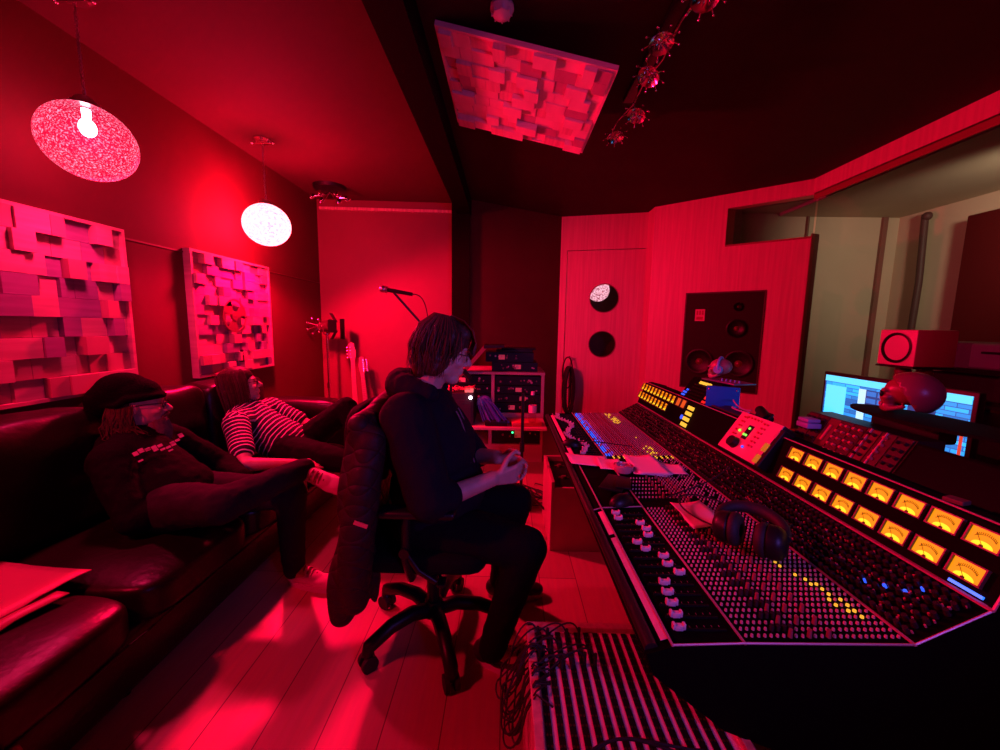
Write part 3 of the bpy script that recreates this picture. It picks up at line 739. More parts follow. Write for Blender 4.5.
# --- second sofa man, striped T-shirt
hc = V((-1.70, 2.46, .895)); hf = V((.80, .50, .22)); hu = V((-.35, -.12, 1))
neck = V((-1.70, 2.43, .77))
shN, elN, wrN = V((-1.60, 2.25, .70)), V((-1.43, 2.06, .52)), V((-1.22, 2.17, .49))
shF, elF, wrF = V((-1.62, 2.64, .71)), V((-1.36, 2.64, .59)), V((-1.19, 2.53, .70))
hN, kN, aN = V((-1.34, 2.36, .50)), V((-.90, 2.22, .49)), V((-.86, 2.20, .09))
hF_, kF, aF = V((-1.34, 2.52, .51)), V((-1.0, 2.40, .77)), V((-.78, 2.24, .50))
mb = MB(); P3, F3 = head_caps(mb, hc, hf, hu, .23)
chain(mb, [hc + V((-.03, -.01, -.05)), neck, (-1.66, 2.44, .69)], [.050, .052, .08])
chain(mb, [(-1.63, 2.44, .67), (-1.5, 2.44, .57), (-1.38, 2.44, .51)], [.11, .12, .12], 20)
chain(mb, [(-1.63, 2.36, .69), shN, elN, wrN], [.06, .048, .038, .027]); chain(mb, [(-1.64, 2.53, .69), shF, elF, wrF], [.06, .048, .038, .027])
hand_caps(mb, wrN, (.9, .25, -.02), (0, .3, -.9), -1, .2); hand_caps(mb, wrF, (.75, -.3, .45), (.4, -.1, -.8), 1, .4)
chain(mb, [hN, kN, aN, aN + V((.08, -.02, -.04))], [.075, .052, .038, .028]); chain(mb, [hF_, kF, aF, aF + V((.06, -.05, -.03))], [.075, .052, .038, .028])
man = build(mb, 'person', skin, None, 180, origin=V((-1.5, 2.44, .42)))
tag(man, 'person with long hair, glasses and a striped T-shirt leaning back on the sofa', 'person')
remesh(man, .005, 3)
mb = MB(); chain(mb, [(-1.655, 2.44, .685), (-1.52, 2.44, .59), (-1.38, 2.44, .52)], [.125, .135, .135], 20)
chain(mb, [(-1.63, 2.36, .69), shN], [.09, .075]); chain(mb, [(-1.64, 2.53, .69), shF], [.09, .075])
o = build(mb, 'shirt', stripes('striped_shirt', (-1, 0, .62), .027, .22), man, 180); remesh(o, .007, 5, .010, .06)
for (s_, e_) in ((shN, elN), (shF, elF)):
    m1 = s_ + (e_ - s_) * .68
    mb = MB(); chain(mb, [s_, s_ + (e_ - s_) * .35, m1], [.075, .066, .064]); 
    o = build(mb, 'sleeve', stripes('striped_sleeve' + ('' if s_ is shN else '_far'), (e_ - s_), .027, .22), man, 180); remesh(o, .007, 4)
mb = MB()
chain(mb, [(-1.36, 2.38, .50), hN, (hN + kN) / 2, kN, (kN + aN) / 2, aN], [.115, .1, .086, .07, .058, .05])
chain(mb, [(-1.36, 2.50, .50), hF_, (hF_ + kF) / 2, kF, (kF + aF) / 2, aF], [.115, .1, .086, .072, .06, .05])
o = build(mb, 'trousers', jeans, man, 180); remesh(o, .008, 6, .012, .06)
shoe('shoe', shoek, solew, man, (-.89, 2.22, .0), (-.64, 2.15, .0), (0, 0, 1)); shoe('shoe', shoek, solew, man, (-.80, 2.28, .44), (-.62, 2.13, .36), (.3, -.1, .8))
mb = MB()
for (x, y, z, a, b_, d) in ((-.022, 0, .05, .103, .085, .082), (-.065, 0, -.01, .06, .08, .09), (-.04, .062, -.03, .042, .026, .075), (-.04, -.062, -.03, .042, .026, .075)):
    mb.sph(P3(x, y, z), (a, b_, d), 20, F3)
o = build(mb, 'hair', hairr, man, 180); remesh(o, .006, 4, .008, .03)
def g3(rn):
    a = rn.uniform(.30 * PI, 1.70 * PI); ca, sa = math.cos(a), math.sin(a); w = rn.uniform(.95, 1.08)
    return [(-.01 + .03 * ca, .02 * sa, .128), (-.02 + .095 * ca * w, .078 * sa * w, .09), (-.02 + .105 * ca * w, .09 * sa * w, .02), (-.025 + .10 * ca * w, .092 * sa * w, -.05), (-.03 + .095 * ca * w, .095 * sa * w, -.10), (-.035 + .09 * ca * w, .09 * sa * w, -.13 + rn.uniform(-.02, .02))]
mb = MB(); strands(mb, P3, 220, random.Random(13), g3, .0036)
build(mb, 'hair_strand', hairr, man, 60, kind='stuff')
glasses(P3, man, blackm)

# ------------------------------------------------------------------ desk chair
t = thing('desk_chair', 'black office chair on a five star caster base, in the middle of the floor', 'chair', (-.29, 1.52, 0))
cx, cy = -.29, 1.52
mb = MB()
for k in range(5):
    a = math.radians(-70 - 72 * k + 3); d = V((math.cos(a), math.sin(a), 0)); e = V((cx, cy, 0)) + d * .285
    s = MB(); s.tube([V((cx, cy, .115)) + d * .03, V((cx, cy, .135)) + d * .10, V((cx, cy, .125)) + d * .19, e + V((0, 0, .085)), e + V((0, 0, .06))], lambda q: .031 - .007 * q, 10)
    lg = build(s, 'star_leg', bplast, t, 60)
    pp = V((-d.y, d.x, 0)); c2 = MB()
    for sg in (-1, 1): c2.cyl(e + pp * (.010 * sg) + V((0, 0, .028)), e + pp * (.027 * sg) + V((0, 0, .028)), .031, n=20)
    c2.cyl(e + V((0, 0, .03)), e + V((0, 0, .075)), .008).cap(e + pp * -.01 + V((0, 0, .05)), e + pp * .01 + V((0, 0, .05)), .012)
    build(c2, 'caster', rubber, lg, 40)
build(mb.cyl((cx, cy, .09), (cx, cy, .155), .045, .035).cyl((cx, cy, .15), (cx, cy, .27), .027).cyl((cx, cy, .26), (cx, cy, .40), .019), 'gas_lift', bplast, t, 40)
mb = MB().box((cx - .02, cy, .405), (.26, .2, .045), None, .012).cyl((cx + .02, cy - .1, .40), (cx + .07, cy - .22, .395), .007).box((cx + .075, cy - .235, .395), (.03, .05, .014), None, .005).cyl((cx + .1, cy, .39), (cx + .1, cy, .34), .022)
build(mb, 'tilt_mechanism', bplast, t, 40)
m_ = MB(); m_.b.free(); b = bmesh.new(); bmesh.ops.create_cube(b, size=1); bmesh.ops.subdivide_edges(b, edges=b.edges[:], cuts=9, use_grid_fill=True)
for v in b.verts:
    p = v.co * 2; n_ = 6; L = (abs(p.x) ** n_ + abs(p.y) ** n_ + abs(p.z) ** 4) ** (1 / n_) or 1; q = p / max(L, .3)
    v.co = V((cx - .015 + q.x * .25, cy + q.y * .255, .455 + q.z * .036 - (.018 * max(0, q.x - .5)) + .01 * (1 - q.x ** 2) * (q.z > 0) - .0 * 1))
m_.b = b; build(m_, 'seat', mat('black_upholstery', (.006, .005, .006), .9, spec=.1, bump=.3, bscale=200), t, 60)
m_ = MB(); m_.b.free(); b = bmesh.new(); bmesh.ops.create_cube(b, size=1); bmesh.ops.subdivide_edges(b, edges=b.edges[:], cuts=9, use_grid_fill=True)
for v in b.verts:
    p = v.co * 2; n_ = 6; L = (abs(p.y) ** n_ + abs(p.z) ** n_ + abs(p.x) ** 4) ** (1 / n_) or 1; q = p / max(L, .3)
    zz = .73 + q.z * .265; w = .235 - .03 * max(0, q.z) ** 2
    v.co = V((cx - .225 - .02 * (zz - .5) * 2 + q.x * .03 - .02 * (1 - q.y ** 2), cy + q.y * w, zz))
m_.b = b; build(m_, 'backrest', MATS['black_upholstery'], t, 60)
build(MB().tube([(cx - .05, cy, .405), (cx - .2, cy, .40), (cx - .275, cy, .45), (cx - .29, cy, .6)], .018, 10), 'back_bracket', bplast, t, 60)
for s in (-1, 1):
    y = cy + s * .27
    mb = MB().tube([(cx - .03, cy + s * .16, .415), (cx - .03, y - s * .02, .42), (cx - .045, y, .50), (cx - .04, y, .655)], .016, 8)
    mb.tube([(cx + .06, y, .42), (cx + .0, y, .46), (cx - .04, y, .52)], .011, 8).cyl((cx - .045, y - .02, .53), (cx - .045, y + .02, .53), .018)
    ar = build(mb, 'arm_support', bplast, t, 60)
    build(MB().box((cx - .0, y, .672), (.26, .07, .028), None, .012, 3), 'arm_pad', bplast, t, 50)
# quilted jacket hung over the chair back
mb = MB()
chain(mb, [(-.48, 1.30, .93), (-.465, 1.42, .99), (-.465, 1.55, 1.0), (-.49, 1.72, .93)], [.035, .045, .045, .035], 12)
for k in range(28):
    z = .96 - k * .026; x = -.485 - .095 * (k / 27); y0 = 1.275 + .02 * math.sin(k * .5); mb.cap((x, y0, z), (x, 1.74 + .01 * math.cos(k * .7), z), .046 + .006 * math.sin(k * .35))
for y in (1.31, 1.4, 1.5, 1.6, 1.7): chain(mb, [(-.475, y, .95), (-.455, y, .88), (-.45, y, .74)], [.03, .028, .02], 10)
# sleeve hanging on the near side
chain(mb, [(-.445, 1.27, .92), (-.465, 1.235, .76), (-.485, 1.225, .60), (-.505, 1.235, .45), (-.515, 1.25, .345)], [.045, .058, .062, .058, .050], 14)
chain(mb, [(-.50, 1.30, .5), (-.47, 1.30, .40), (-.465, 1.31, .30)], [.05, .035, .012], 12)
o = build(mb, 'quilted_jacket', quilt('quilted_nylon', (.028, .012, .013)), None, 180)
remesh(o, .009, 14, .014, .16)
tag(o, 'dark quilted jacket draped over the back of the office chair', 'jacket')
mb = MB().box((-.455, 1.172, .665), (.045, .006, .013), Matrix.Rotation(.42, 3, 'Y') @ Matrix.Rotation(.15, 3, 'Z'), .001)
build(mb, 'label', mat('red_tag', (.8, .15, .15), .5), o)

# ------------------------------------------------------------------ mixing console
YN, YF = .70, 2.76
Y1, Y2 = 1.285, 1.81            # near wing | centre section | far wing
t = CON = thing('mixing_console', 'large black recording console running along the right side of the room', 'mixing console', (.7, 1.7, 0))
cpan = mat('console_black_panel', (.003, .0025, .003), .75, spec=.04); cdark = mat('console_dark_trim', (.003, .0025, .003), .75, spec=.04)
trimm = mat('console_metal_trim', (.62, .42, .45), .4, .4)
prof = [(.285, .665), (.335, .682), (.475, .690), (.80, .697), (.935, .772), (.991, .919), (1.03, .924), (1.13, .90), (1.13, .36), (.85, .34), (.45, .50), (.30, .62)]
# shell between the cheeks
build(MB().prism([(x, YN + .012, z - .004) for x, z in prof], (0, YF - YN - .024, 0)), 'body', cdark, t)
for y in (YN, YF - .012): build(MB().prism([(x, y, z) for x, z in prof], (0, .012, 0)), 'end_panel', cdark, t)
for y in (.98, 2.4):
    build(MB().span((.80, y - .04, 0), (1.08, y + .04, .40), .008).span((.5, y - .045, 0), (1.15, y + .045, .05), .01), 'support_leg', cdark, t, 40)
build(MB().tube([(.298, YN + .01 + (YF - YN - .02) * i / 20, .668) for i in range(21)], .014, 12), 'armrest', mat('armrest_vinyl', (.02, .014, .016), .35), t, 60)
mb = MB()
for (x, z, r) in ((.335, .684, .0022), (.475, .692, .0022), (.80, .699, .0025), (.935, .774, .004), (.992, .921, .002)):
    mb.span((x - r, YN, z - .001), (x + r, YF, z + r))
for yy in (YN, Y1, Y2):
    for (a, b) in (((.335, .684), (.475, .692)), ((.475, .692), (.80, .699)), ((.80, .699), (.935, .774))) if yy == YN else (((.285, .667), (.335, .684)), ((.335, .684), (.475, .692))):
        mb.tube([(a[0], yy + .002, a[1] + .001), (b[0], yy + .002, b[1] + .001)], .0022, 6)
mb.tube([(.935, YN + .002, .774), (.991, YN + .002, .920)], .003, 6)
build(mb, 'edge_trim', trimm, t)
# paper scribble strips
tape = mat('masking_tape', (.80, .52, .5), .7, var=.1, vscale=30)
for (a, b) in ((YN + .02, 1.10), (1.12, 1.265), (Y2 + .03, YF - .05)):
    build(MB().box((.327, (a + b) / 2, .6815), (.017, b - a, .0014), Matrix.Rotation(-math.atan2(.017, .05), 3, 'Y')), 'scribble_strip', tape, t)
faceu = V((.056, 0, .147)); FU = faceu.normalized(); FN = V((-FU.z, 0, FU.x))
def zmain(x):
    for (a, b) in zip(prof, prof[1:]):
        if a[0] <= x <= b[0]: return a[1] + (b[1] - a[1]) * (x - a[0]) / (b[0] - a[0])
rc = random.Random(21)
PIT = .0355
# faders
capm = mat('fader_cap', (.78, .6, .6), .4); 
ticks = MB(); capmesh = None; caps = []
def fader_cap(): 
    mb = MB().box((0, 0, .006), (.017, .011, .012), None, .002).box((-.0105, 0, .009), (.006, .0105, .014), None, .002).box((.0105, 0, .009), (.006, .0105, .014), None, .002)
    return mb
for (a, b, kk) in ((YN + .025, Y1 - .01, 0), (Y2 + .03, YF - .03, 1)):
    y = a + PIT / 2; i = 0; slots = MB()
    while y < b:
        slots.span((.352, y - .0015, zmain(.41) - .003), (.462, y + .0015, zmain(.41) + .0022))
        for q in range(7): ticks.box((.36 + q * .015, y + .008, zmain(.36 + q * .015) + .0005), (.001, .005, .0006))
        if kk == 0: x = (.366, .372, .378, .384, .392, .440, .425, .43, .395, .385, .43, .435, .427, .372, .369, .366)[min(i, 15)] + rc.uniform(-.003, .003)
        else: x = .385 + .03 * math.sin(i * .5) + rc.uniform(-.006, .006)
        caps.append((x, y)); y += PIT; i += 1
    build(slots, 'fader_slot', black, t)
build(ticks, 'fader_scale', mat('silk_print', (.3, .12, .13), .6), t)
first = None
for (x, y) in caps:
    if first is None:
        first = build(fader_cap(), 'fader_cap', capm, t, 40); f = first
    else: f = dup(first, t)
    f.location = (x - .7, y - 1.7, zmain(x) + .001)
# channel knobs
knm = mat('pale_knob', (.62, .36, .38), .4); knd = mat('dark_red_knob', (.30, .07, .09), .35); knb = mat('glossy_black_knob', (.03, .02, .024), .22)
lit = emis('lit_amber_button', (1, .5, .04), .9); litb = emis('lit_blue_button', (.03, .10, 1), 1.3); litp = emis('lit_violet_button', (.35, .05, .8), .6)
items = []   # (x, y, kind)
y = YN + .022; row = 0
while y < YF - .02:
    far = y > Y2; mid = Y1 < y < Y2
    x = .488; c = 0
    while x < .792:
        kind = 'small'
        if .575 < x < .68 and (c % 3 == 1) and (row % 2 == 0): kind = 'tall'
        if .545 < x < .60 and row % 2 == 1 and not far: kind = 'dark'
        if mid and x > .66 and rc.random() < .3: kind = None
        if mid and x < .62: kind = kind if (row % 2 == 0 and y > 1.33 and y < 1.55) else None
        if far:
            if .488 <= x < .505: kind = 'blue' if rc.random() < .75 else 'small'
            elif .505 <= x < .53: kind = 'violet' if rc.random() < .6 else 'small'
            elif .69 < x < .745 and rc.random() < (.5 if (y > 2.45 or y < 1.98) else .04): kind = 'amber'
        if Y2 - .03 < y < Y2 + .012: kind = 'amber' if x > .5 and c % 2 == 0 else None
        if not far and not mid:
            d = abs(x - (.765 - .16 * (y - .72) + .0)); 
            if d < .016 and .74 < y < .98 and rc.random() < .42: kind = 'amber'
        if kind: items.append((x + rc.uniform(-.0006, .0006), y, kind))
        x += .0125; c += 1
    y += PIT / 2; row += 1
items.sort(key=lambda q: q[1])
def knob_geo(mb, kind, z=0., x=0., y=0.):
    if kind == 'tall': mb.cyl((x, y, z), (x, y, z + .017), .0046, .0036, 10); mb.box((x, y - .003, z + .0172), (.001, .004, .001))
    elif kind == 'dark': mb.cyl((x, y, z), (x, y, z + .012), .005, .0042, 10)
    elif kind in ('blue', 'violet', 'amber'): mb.cyl((x, y, z), (x, y, z + .005), .0036, .0034, 8)
    else: mb.cyl((x, y, z), (x, y, z + .0055), .0030, .0025, 8)
KM = {'small': knm, 'tall': knd, 'dark': knb, 'blue': litb, 'violet': litp, 'amber': lit}
KN = {'small': 'push_button', 'tall': 'rotary_knob', 'dark': 'black_knob', 'blue': 'blue_lit_button', 'violet': 'violet_lit_button', 'amber': 'amber_lit_button'}
for kind in KM:
    ks = [q for q in items if q[2] == kind]; base = None
    for (x, y, k) in ks[:100]:
        if base is None:
            mb = MB(); knob_geo(mb, kind); base = build(mb, KN[kind], KM[kind], t, 40); o = base
            base.data.transform(Matrix.Translation((.7, 1.7, 0)))
        else: o = dup(base, t)
        o.location = (x - .7, y - 1.7, zmain(x) + .0005)
    if len(ks) > 100:
        mb = MB()
        for (x, y, k) in ks[100:]: knob_geo(mb, kind, zmain(x) + .0005, x, y)
        build(mb, KN[kind], KM[kind], t, None, kind='stuff')
first.data.transform(Matrix.Translation((.7, 1.7, 0)))
# upper slope: shiny black knobs
UN = V((-.075, 0, .135)).normalized(); ks = []
y = YN + .03; row = 0
while y < YF - .02:
    for c in range(7):
        x = .812 + c * .0185
        if c == 6: x -= .003
        ks.append((x, y + (.004 if c % 2 else 0)))
    y += .0178; row += 1
base = None; mb = MB()
for i, (x, y) in enumerate(ks):
    z = zmain(min(x, .93)); p = V((x, y, z))
    if i < 100:
        if base is None:
            q = MB(); q.cyl((0, 0, 0), UN * .013, .0062, .0050, 12).cyl(UN * .013, UN * .0135, .0022, .002, 8)
            base = build(q, 'equaliser_knob', knb, t, 40); base.data.transform(Matrix.Translation((.7, 1.7, 0))); o = base
        else: o = dup(base, t)
        o.location = p - V((.7, 1.7, 0))
    else: mb.cyl(p, p + UN * .013, .0062, .0050, 8)
build(mb, 'equaliser_knob', knb, t, 40, kind='stuff')
mb = MB()
for i in range(900):
    x = rc.uniform(.812, .925); y = rc.uniform(YN + .02, YF - .02); p = V((x, y, zmain(x)))
    mb.cyl(p, p + UN * .006, .0022, .002, 6)
build(mb, 'toggle_switch', mat('pink_toggle', (.5, .2, .22), .35), t, None, kind='stuff')
for (x, y) in ((.86, .83), (.875, .80), (.845, .86), (.90, .79)): build(MB().cyl((x, y, zmain(x)), V((x, y, zmain(x))) + UN * .008, .0035), 'blue_indicator', litb, t)
# VU meters
amber = emis('meter_amber', (1, .36, .004), .85); glow = emis('meter_bulb_glow', (1, .74, .02), 1.3); orange = emis('meter_orange', (.9, .16, .02), .55)
BF = V((.935, 0, .775))
def face(tt, y, o=0): return BF + FU * tt + V((0, y, 0)) + FN * o
FM = Matrix((V((0, -1, 0)), FU, FN)).transposed()      # local x towards the camera end, y up the face, z out
def vu(w, h, dm=amber, gl=True):
    X = Matrix.Translation((.7, 1.7, 0)) @ FM.to_4x4()
    mb = MB(); mb.xf = X
    for c, d in (((0, h / 2, .003), (w + .004, .003, .008)), ((0, -h / 2, .003), (w + .004, .003, .008)), ((w / 2, 0, .003), (.003, h, .008)), ((-w / 2, 0, .003), (.003, h, .008))): mb.box(c, d)
    a = build(mb, 'vu_meter', mat('meter_bezel', (.10, .05, .04), .4), t)
    mb = MB(); mb.xf = X; mb.box((0, 0, .001), (w - .002, h - .002, .002)); d_ = build(mb, 'meter_dial', dm, a)
    if gl:
        mb = MB(); mb.xf = X; r = h * .46
        mb.prism([(math.cos(PI * k / 12) * r * 1.05, -h / 2 + .002 + math.sin(PI * k / 12) * r * .62, .0022) for k in range(13)], (0, 0, .0004)); build(mb, 'bulb_glow_patch', glow, a)  # bright half-ellipse paints the bulb's hot spot onto the dial
        mb = MB(); mb.xf = X; n = 12
        for k in range(n):
            a0 = PI * (.2 + .6 * k / n); a1 = PI * (.2 + .6 * (k + 1) / n); R0 = h * .62
            p0, p1 = V((math.cos(a0) * R0 * .95, -h * .32 + math.sin(a0) * R0 * .8, .003)), V((math.cos(a1) * R0 * .95, -h * .32 + math.sin(a1) * R0 * .8, .003))
            mb.tube([p0, p1], .0005, 4); mb.box(p0 * 1.0 + V((0, .003, 0)), (.0007, .005, .0006))
        mb.tube([(0, -h * .38, .0035), (-w * .28, h * .18, .0035)], .0005, 4); mb.cyl((0, -h * .42, .002), (0, -h * .42, .006), .0028, n=10)
        build(mb, 'meter_scale', mat('meter_print', (.08, .02, .0), .6), a)
    return a
def place(o, tt, y): o.location = face(tt, y, .001) - V((.7, 1.7, 0))
bases = vu(.060, .038); place(bases, .119, .762); fst = True
for r_i, tt in enumerate((.119, .0455)):
    for k in range(8):
        if fst: fst = False; continue
        place(dup(bases, t), tt, .762 + k * .0745)
b2 = vu(.040, .045); fst = True
for tt in (.122, .062):
    for k in range(10):
        if not (tt < .1 and k == 0):
            o = b2 if fst else dup(b2, t); fst = False; place(o, tt, 2.26 + k * .0555)
b3 = vu(.052, .045, orange, False); place(b3, .122, 2.13); place(dup(b3, t), .122, 2.192)
# yellow lit keys, 2 x 4
kb = None
for r_ in range(4):
    for c_ in range(2):
        mb = None
        if kb is None:
            q = MB(); q.xf = Matrix.Translation((.7, 1.7, 0)) @ FM.to_4x4(); q.box((0, 0, .004), (.027, .020, .008), None, .002); kb = build(q, 'lit_key', emis('yellow_key', (1, .6, .05), 1.0), t); o = kb
        else: o = dup(kb, t)
        place(o, .024 + r_ * .031, 2.02 + c_ * .032)
build(MB().cyl(face(.055, 2.095), face(.055, 2.095, .004), .012, n=16), 'blue_indicator', litb, t)
mb = MB()
for k in range(5): mb.box(face(.04, 2.33 + k * .07, .002), (.012, .004, .02), FM)
build(mb, 'red_key_row', mat('red_key', (.5, .08, .08), .4), t)
# bridge blocks: blank centre panel, tall master module
mb = MB(); p0 = [(.945, .79), (1.03, .925), (1.10, .93), (1.12, .90)]
mb.prism([(x, 1.67, z) for x, z in p0], (0, .30, 0)); build(mb, 'blank_panel', mat('console_blank_panel', (.010, .006, .007), .5), t)
mb = MB(); MU = V((.08, 0, .115)).normalized(); mb.prism([(1.02, 1.99, .905), (1.10, 1.99, 1.02), (1.14, 1.99, 1.02), (1.14, 1.99, .90)], (0, .31, 0))
mm = build(mb, 'master_module', cpan, t); rm = random.Random(5)
fm = lambda a, y, o=0: V((1.02, y, .905)) + MU * a + V((-MU.z, 0, MU.x)) * o
FM2 = Matrix((V((0, -1, 0)), MU, V((-MU.z, 0, MU.x)))).transposed()
for k in range(4): build(MB().box(fm(.118, 2.08 + k * .032, .004), (.022, .016, .008), FM2, .002), 'lit_key', MATS['yellow_key'], mm)
for a in (.015, .045, .075, .11): build(MB().box(fm(a, 2.02, .004), (.038, .02, .008), FM2, .002), 'red_key', mat('red_lit_key', (.6, .06, .06), .4, emit=(1, .05, .03), es=.25), mm)
for k in range(5): build(MB().box(fm(.02 + .018 * (k % 3), 2.255 + .02 * (k // 3), .003), (.014, .010, .006), FM2), 'blue_key', litb, mm)
mb = MB()
for a in (.02, .04, .06, .08, .1):
    for k in range(7): mb.cyl(fm(a, 2.07 + k * .024), fm(a, 2.07 + k * .024, .008), .005, n=8)
build(mb, 'knob_bank', knb, mm, 40, kind='stuff')
build(MB().box(face(.012, .75, .003), (.06, .006, .004), FM), 'blue_indicator', emis('blue_bar', (.02, .15, 1), 2.0), t)
# ------------------------------------------------------------------ things on the console
def sheet(name, label, cat, pts, z, m, group=None, th=.0008, seed=0, n=8):
    """curled paper spanning a quad of four (x, y) corners"""
    b = bmesh.new(); A, B, C_, D = [V((*p, 0)) for p in pts]; g = []
    for i in range(n + 1):
        rw = []
        for j in range(n + 1):
            u, v = i / n, j / n; p = A.lerp(B, u).lerp(D.lerp(C_, u), v)
            h = z + .0035 * (1 + noise.noise(V((p.x * 14, p.y * 14, seed)))) + .006 * (abs(2 * u - 1) ** 3) * (v > .4) + .0
            rw.append(b.verts.new((p.x, p.y, h)))
        g.append(rw)
    for i in range(n):
        for j in range(n): b.faces.new((g[i][j], g[i + 1][j], g[i + 1][j + 1], g[i][j + 1]))
    m_ = MB(); m_.b.free(); m_.b = b; o = build(m_, name, m, None, 60)
    s = o.modifiers.new('thick', 'SOLIDIFY'); s.thickness = th
    return tag(o, label, cat, group)
sheet('paper_sheet', 'crumpled white paper on the front edge of the console beside the mouse', 'paper', [(.30, 1.70), (.46, 1.66), (.48, 1.80), (.29, 1.83)], .690, paper, seed=2)
sheet('paper_sheet', 'small creased paper lying half over the crumpled sheet', 'paper', [(.41, 1.62), (.50, 1.60), (.52, 1.74), (.42, 1.76)], .699, paper, seed=7)
for i in range(3): sheet('paper_sheet', ('lowest', 'middle', 'topmost')[i] + ' sheet of the paper stack in the middle of the console', 'paper', [(.53 + .008 * i, 1.55 - .01 * i), (.66 + .01 * i, 1.53), (.67, 1.75 + .006 * i), (.545, 1.76)], .705 + .004 * i, paper, 'stack of sheets on the console', seed=i)
sheet('paper_sheet', 'narrow paper sticking out to the right of the paper stack', 'paper', [(.67, 1.56), (.75, 1.55), (.76, 1.66), (.68, 1.70)], .706, paper, seed=11)
sheet('paper_sheet', 'folded white sheet under the headphone cable', 'paper', [(.56, 1.10), (.68, 1.14), (.66, 1.28), (.555, 1.26)], .713, paper, seed=5)
mb = MB().box((.425, 1.455, .706), (.085, .15, .012), Matrix.Rotation(-.5, 3, 'Z'), .004).box((.45, 1.43, .716), (.055, .1, .006), Matrix.Rotation(-.3, 3, 'Z'), .002)
tag(build(mb, 'mobile_phone', black, None, 40), 'black phone in a wallet case on the centre of the console', 'phone')
def mouse(x, y, rz, label):
    mb = MB(); mb.xf = Matrix.Translation((x, y, .692)) @ Matrix.Rotation(rz, 4, 'Z')
    b = mb.b
    mb.sph((0, 0, .0), (.05, .030, .034), 20); vs = [v for v in b.verts]; bmesh.ops.bisect_plane(b, geom=b.verts[:] + b.edges[:] + b.faces[:], plane_co=(x, y, .692), plane_no=(0, 0, 1), clear_inner=True)
    bmesh.ops.holes_fill(b, edges=b.edges[:])
    o = build(mb, 'computer_mouse', bplast, None, 60); 
    mb = MB(); mb.cyl((x + .025 * math.cos(rz) - .004 * math.sin(rz), y + .025 * math.sin(rz) + .004 * math.cos(rz), .72), (x + .025 * math.cos(rz) + .004 * math.sin(rz), y + .025 * math.sin(rz) - .004 * math.cos(rz), .72), .008)
    build(mb, 'scroll_wheel', rubber, o, 40); return tag(o, label, 'mouse')
mouse(.345, 1.98, -.3, 'black computer mouse at the far front edge of the console beside the papers')
mouse(.41, 1.31, .5, 'dark mouse at the middle of the console between phone and faders')
tag(build(MB().tube(bez((.375, 1.97, .715), (.46, 1.93, .73), (.5, 1.98, .71), (.62, 1.87, .725), 20), .003, 6), 'mouse_cable', rubber, None, 60), 'thin black cable of the far computer mouse lying across the console', 'cable')
mb = MB().lathe([(0, .0), (.035, 0), (.042, .02), (.04, .028), (.034, .012), (0, .008)], (.50, 1.60, .70), (0, 0, 1), 20).tube([(.50 + .03 * math.cos(a), 1.60 + .03 * math.sin(a), .725 + .004 * math.sin(3 * a)) for a in [k * .42 for k in range(15)]], .005, 6)
tag(build(mb, 'cable_dish', mat('clear_plastic', (.5, .25, .27), .2), None, 50), 'small round dish between the crumpled paper and the paper stack', 'dish')
# headphones lying on the channel strips
t = thing('headphones', 'black over-ear headphones lying on the near faders of the console', 'headphones', (.64, 1.0, .71))
for s, (x, y) in ((-1, (.625, 1.03)), (1, (.685, .965))):
    ax = V((.70, -.70, .10)).normalized(); c = V((x, y, .758)) + ax * s * .004
    e = build(MB().lathe([(0, .038), (.022, .037), (.036, .030), (.043, .018), (.044, .0), (.040, -.004), (0, -.004)], c, ax * s, 28), 'ear_cup', bplast, t, 40)
    build(MB().lathe([(.018, -.030), (.036, -.030), (.045, -.020), (.045, -.008), (.036, -.002), (.018, -.004), (.018, -.030)], c, ax * s, 28), 'ear_pad', rubber, e, 60)
build(MB().tube(bez((.60, 1.05, .775), (.66, 1.16, .80), (.80, 1.05, .80), (.715, .945, .775), 18), lambda q: .011 + .006 * math.sin(q * PI), 10), 'headband', rubber, t, 60)
tag(build(MB().tube(bez((.60, 1.08, .74), (.52, 1.25, .72), (.62, 1.38, .75), (.74, 1.22, .73), 20) + bez((.74, 1.22, .73), (.85, 1.1, .73), (.80, .98, .80), (.70, 1.0, .765), 20)[1:], .0028, 6), 'headphone_cable', rubber, None, 60), 'coiling black cable of the headphones on the console', 'cable')
tag(build(MB().tube(bez((.56, 1.30, .72), (.64, 1.33, .745), (.72, 1.34, .745), (.86, 1.46, .78), 20), .0028, 6), 'audio_cable', rubber, None, 60), 'thin black cable running from the folded sheet over the upper knobs', 'cable')
# red controller box on the bridge
rb = mat('silver_controller_face', (.72, .45, .45), .35); U = V((.10, 0, .155)).normalized(); Nn = V((-U.z, 0, U.x)); B0 = V((.938, 0, .786))
fx = lambda a, y, o=0: B0 + U * a + V((0, y, 0)) + Nn * o
FR = Matrix((V((0, -1, 0)), U, Nn)).transposed()
t = thing('monitor_controller', 'pale square studio controller with a big black dial and small lights on the meter bridge', 'controller', (.98, 1.52, .79))
mb = MB().box(fx(.092, 1.515, .010), (.25, .178, .055), FR, .004); build(mb, 'housing', black, t, 40)
build(MB().box(fx(.092, 1.515, .039), (.246, .174, .004), FR, .001), 'face_plate', rb, t)
k_ = build(MB().cyl(fx(.045, 1.555, .041), fx(.045, 1.555, .064), .024, .021, 28), 'volume_knob', bplast, t, 40)
build(MB().box(fx(.105, 1.53, .0415), (.03, .062, .002), FR), 'display', black, t)
for (a, y, m) in ((.122, 1.53, 0), (.092, 1.524, 0), (.092, 1.538, 0), (.045, 1.50, 1), (.10, 1.575, 0)):
    build(MB().cyl(fx(a, y, .042), fx(a, y, .046), .005, n=10), ('green_light', 'blue_light')[m], (emis('green_led', (.25, 1, .1), 1.2), litb)[m], t)
mb = MB(); rq = random.Random(4)
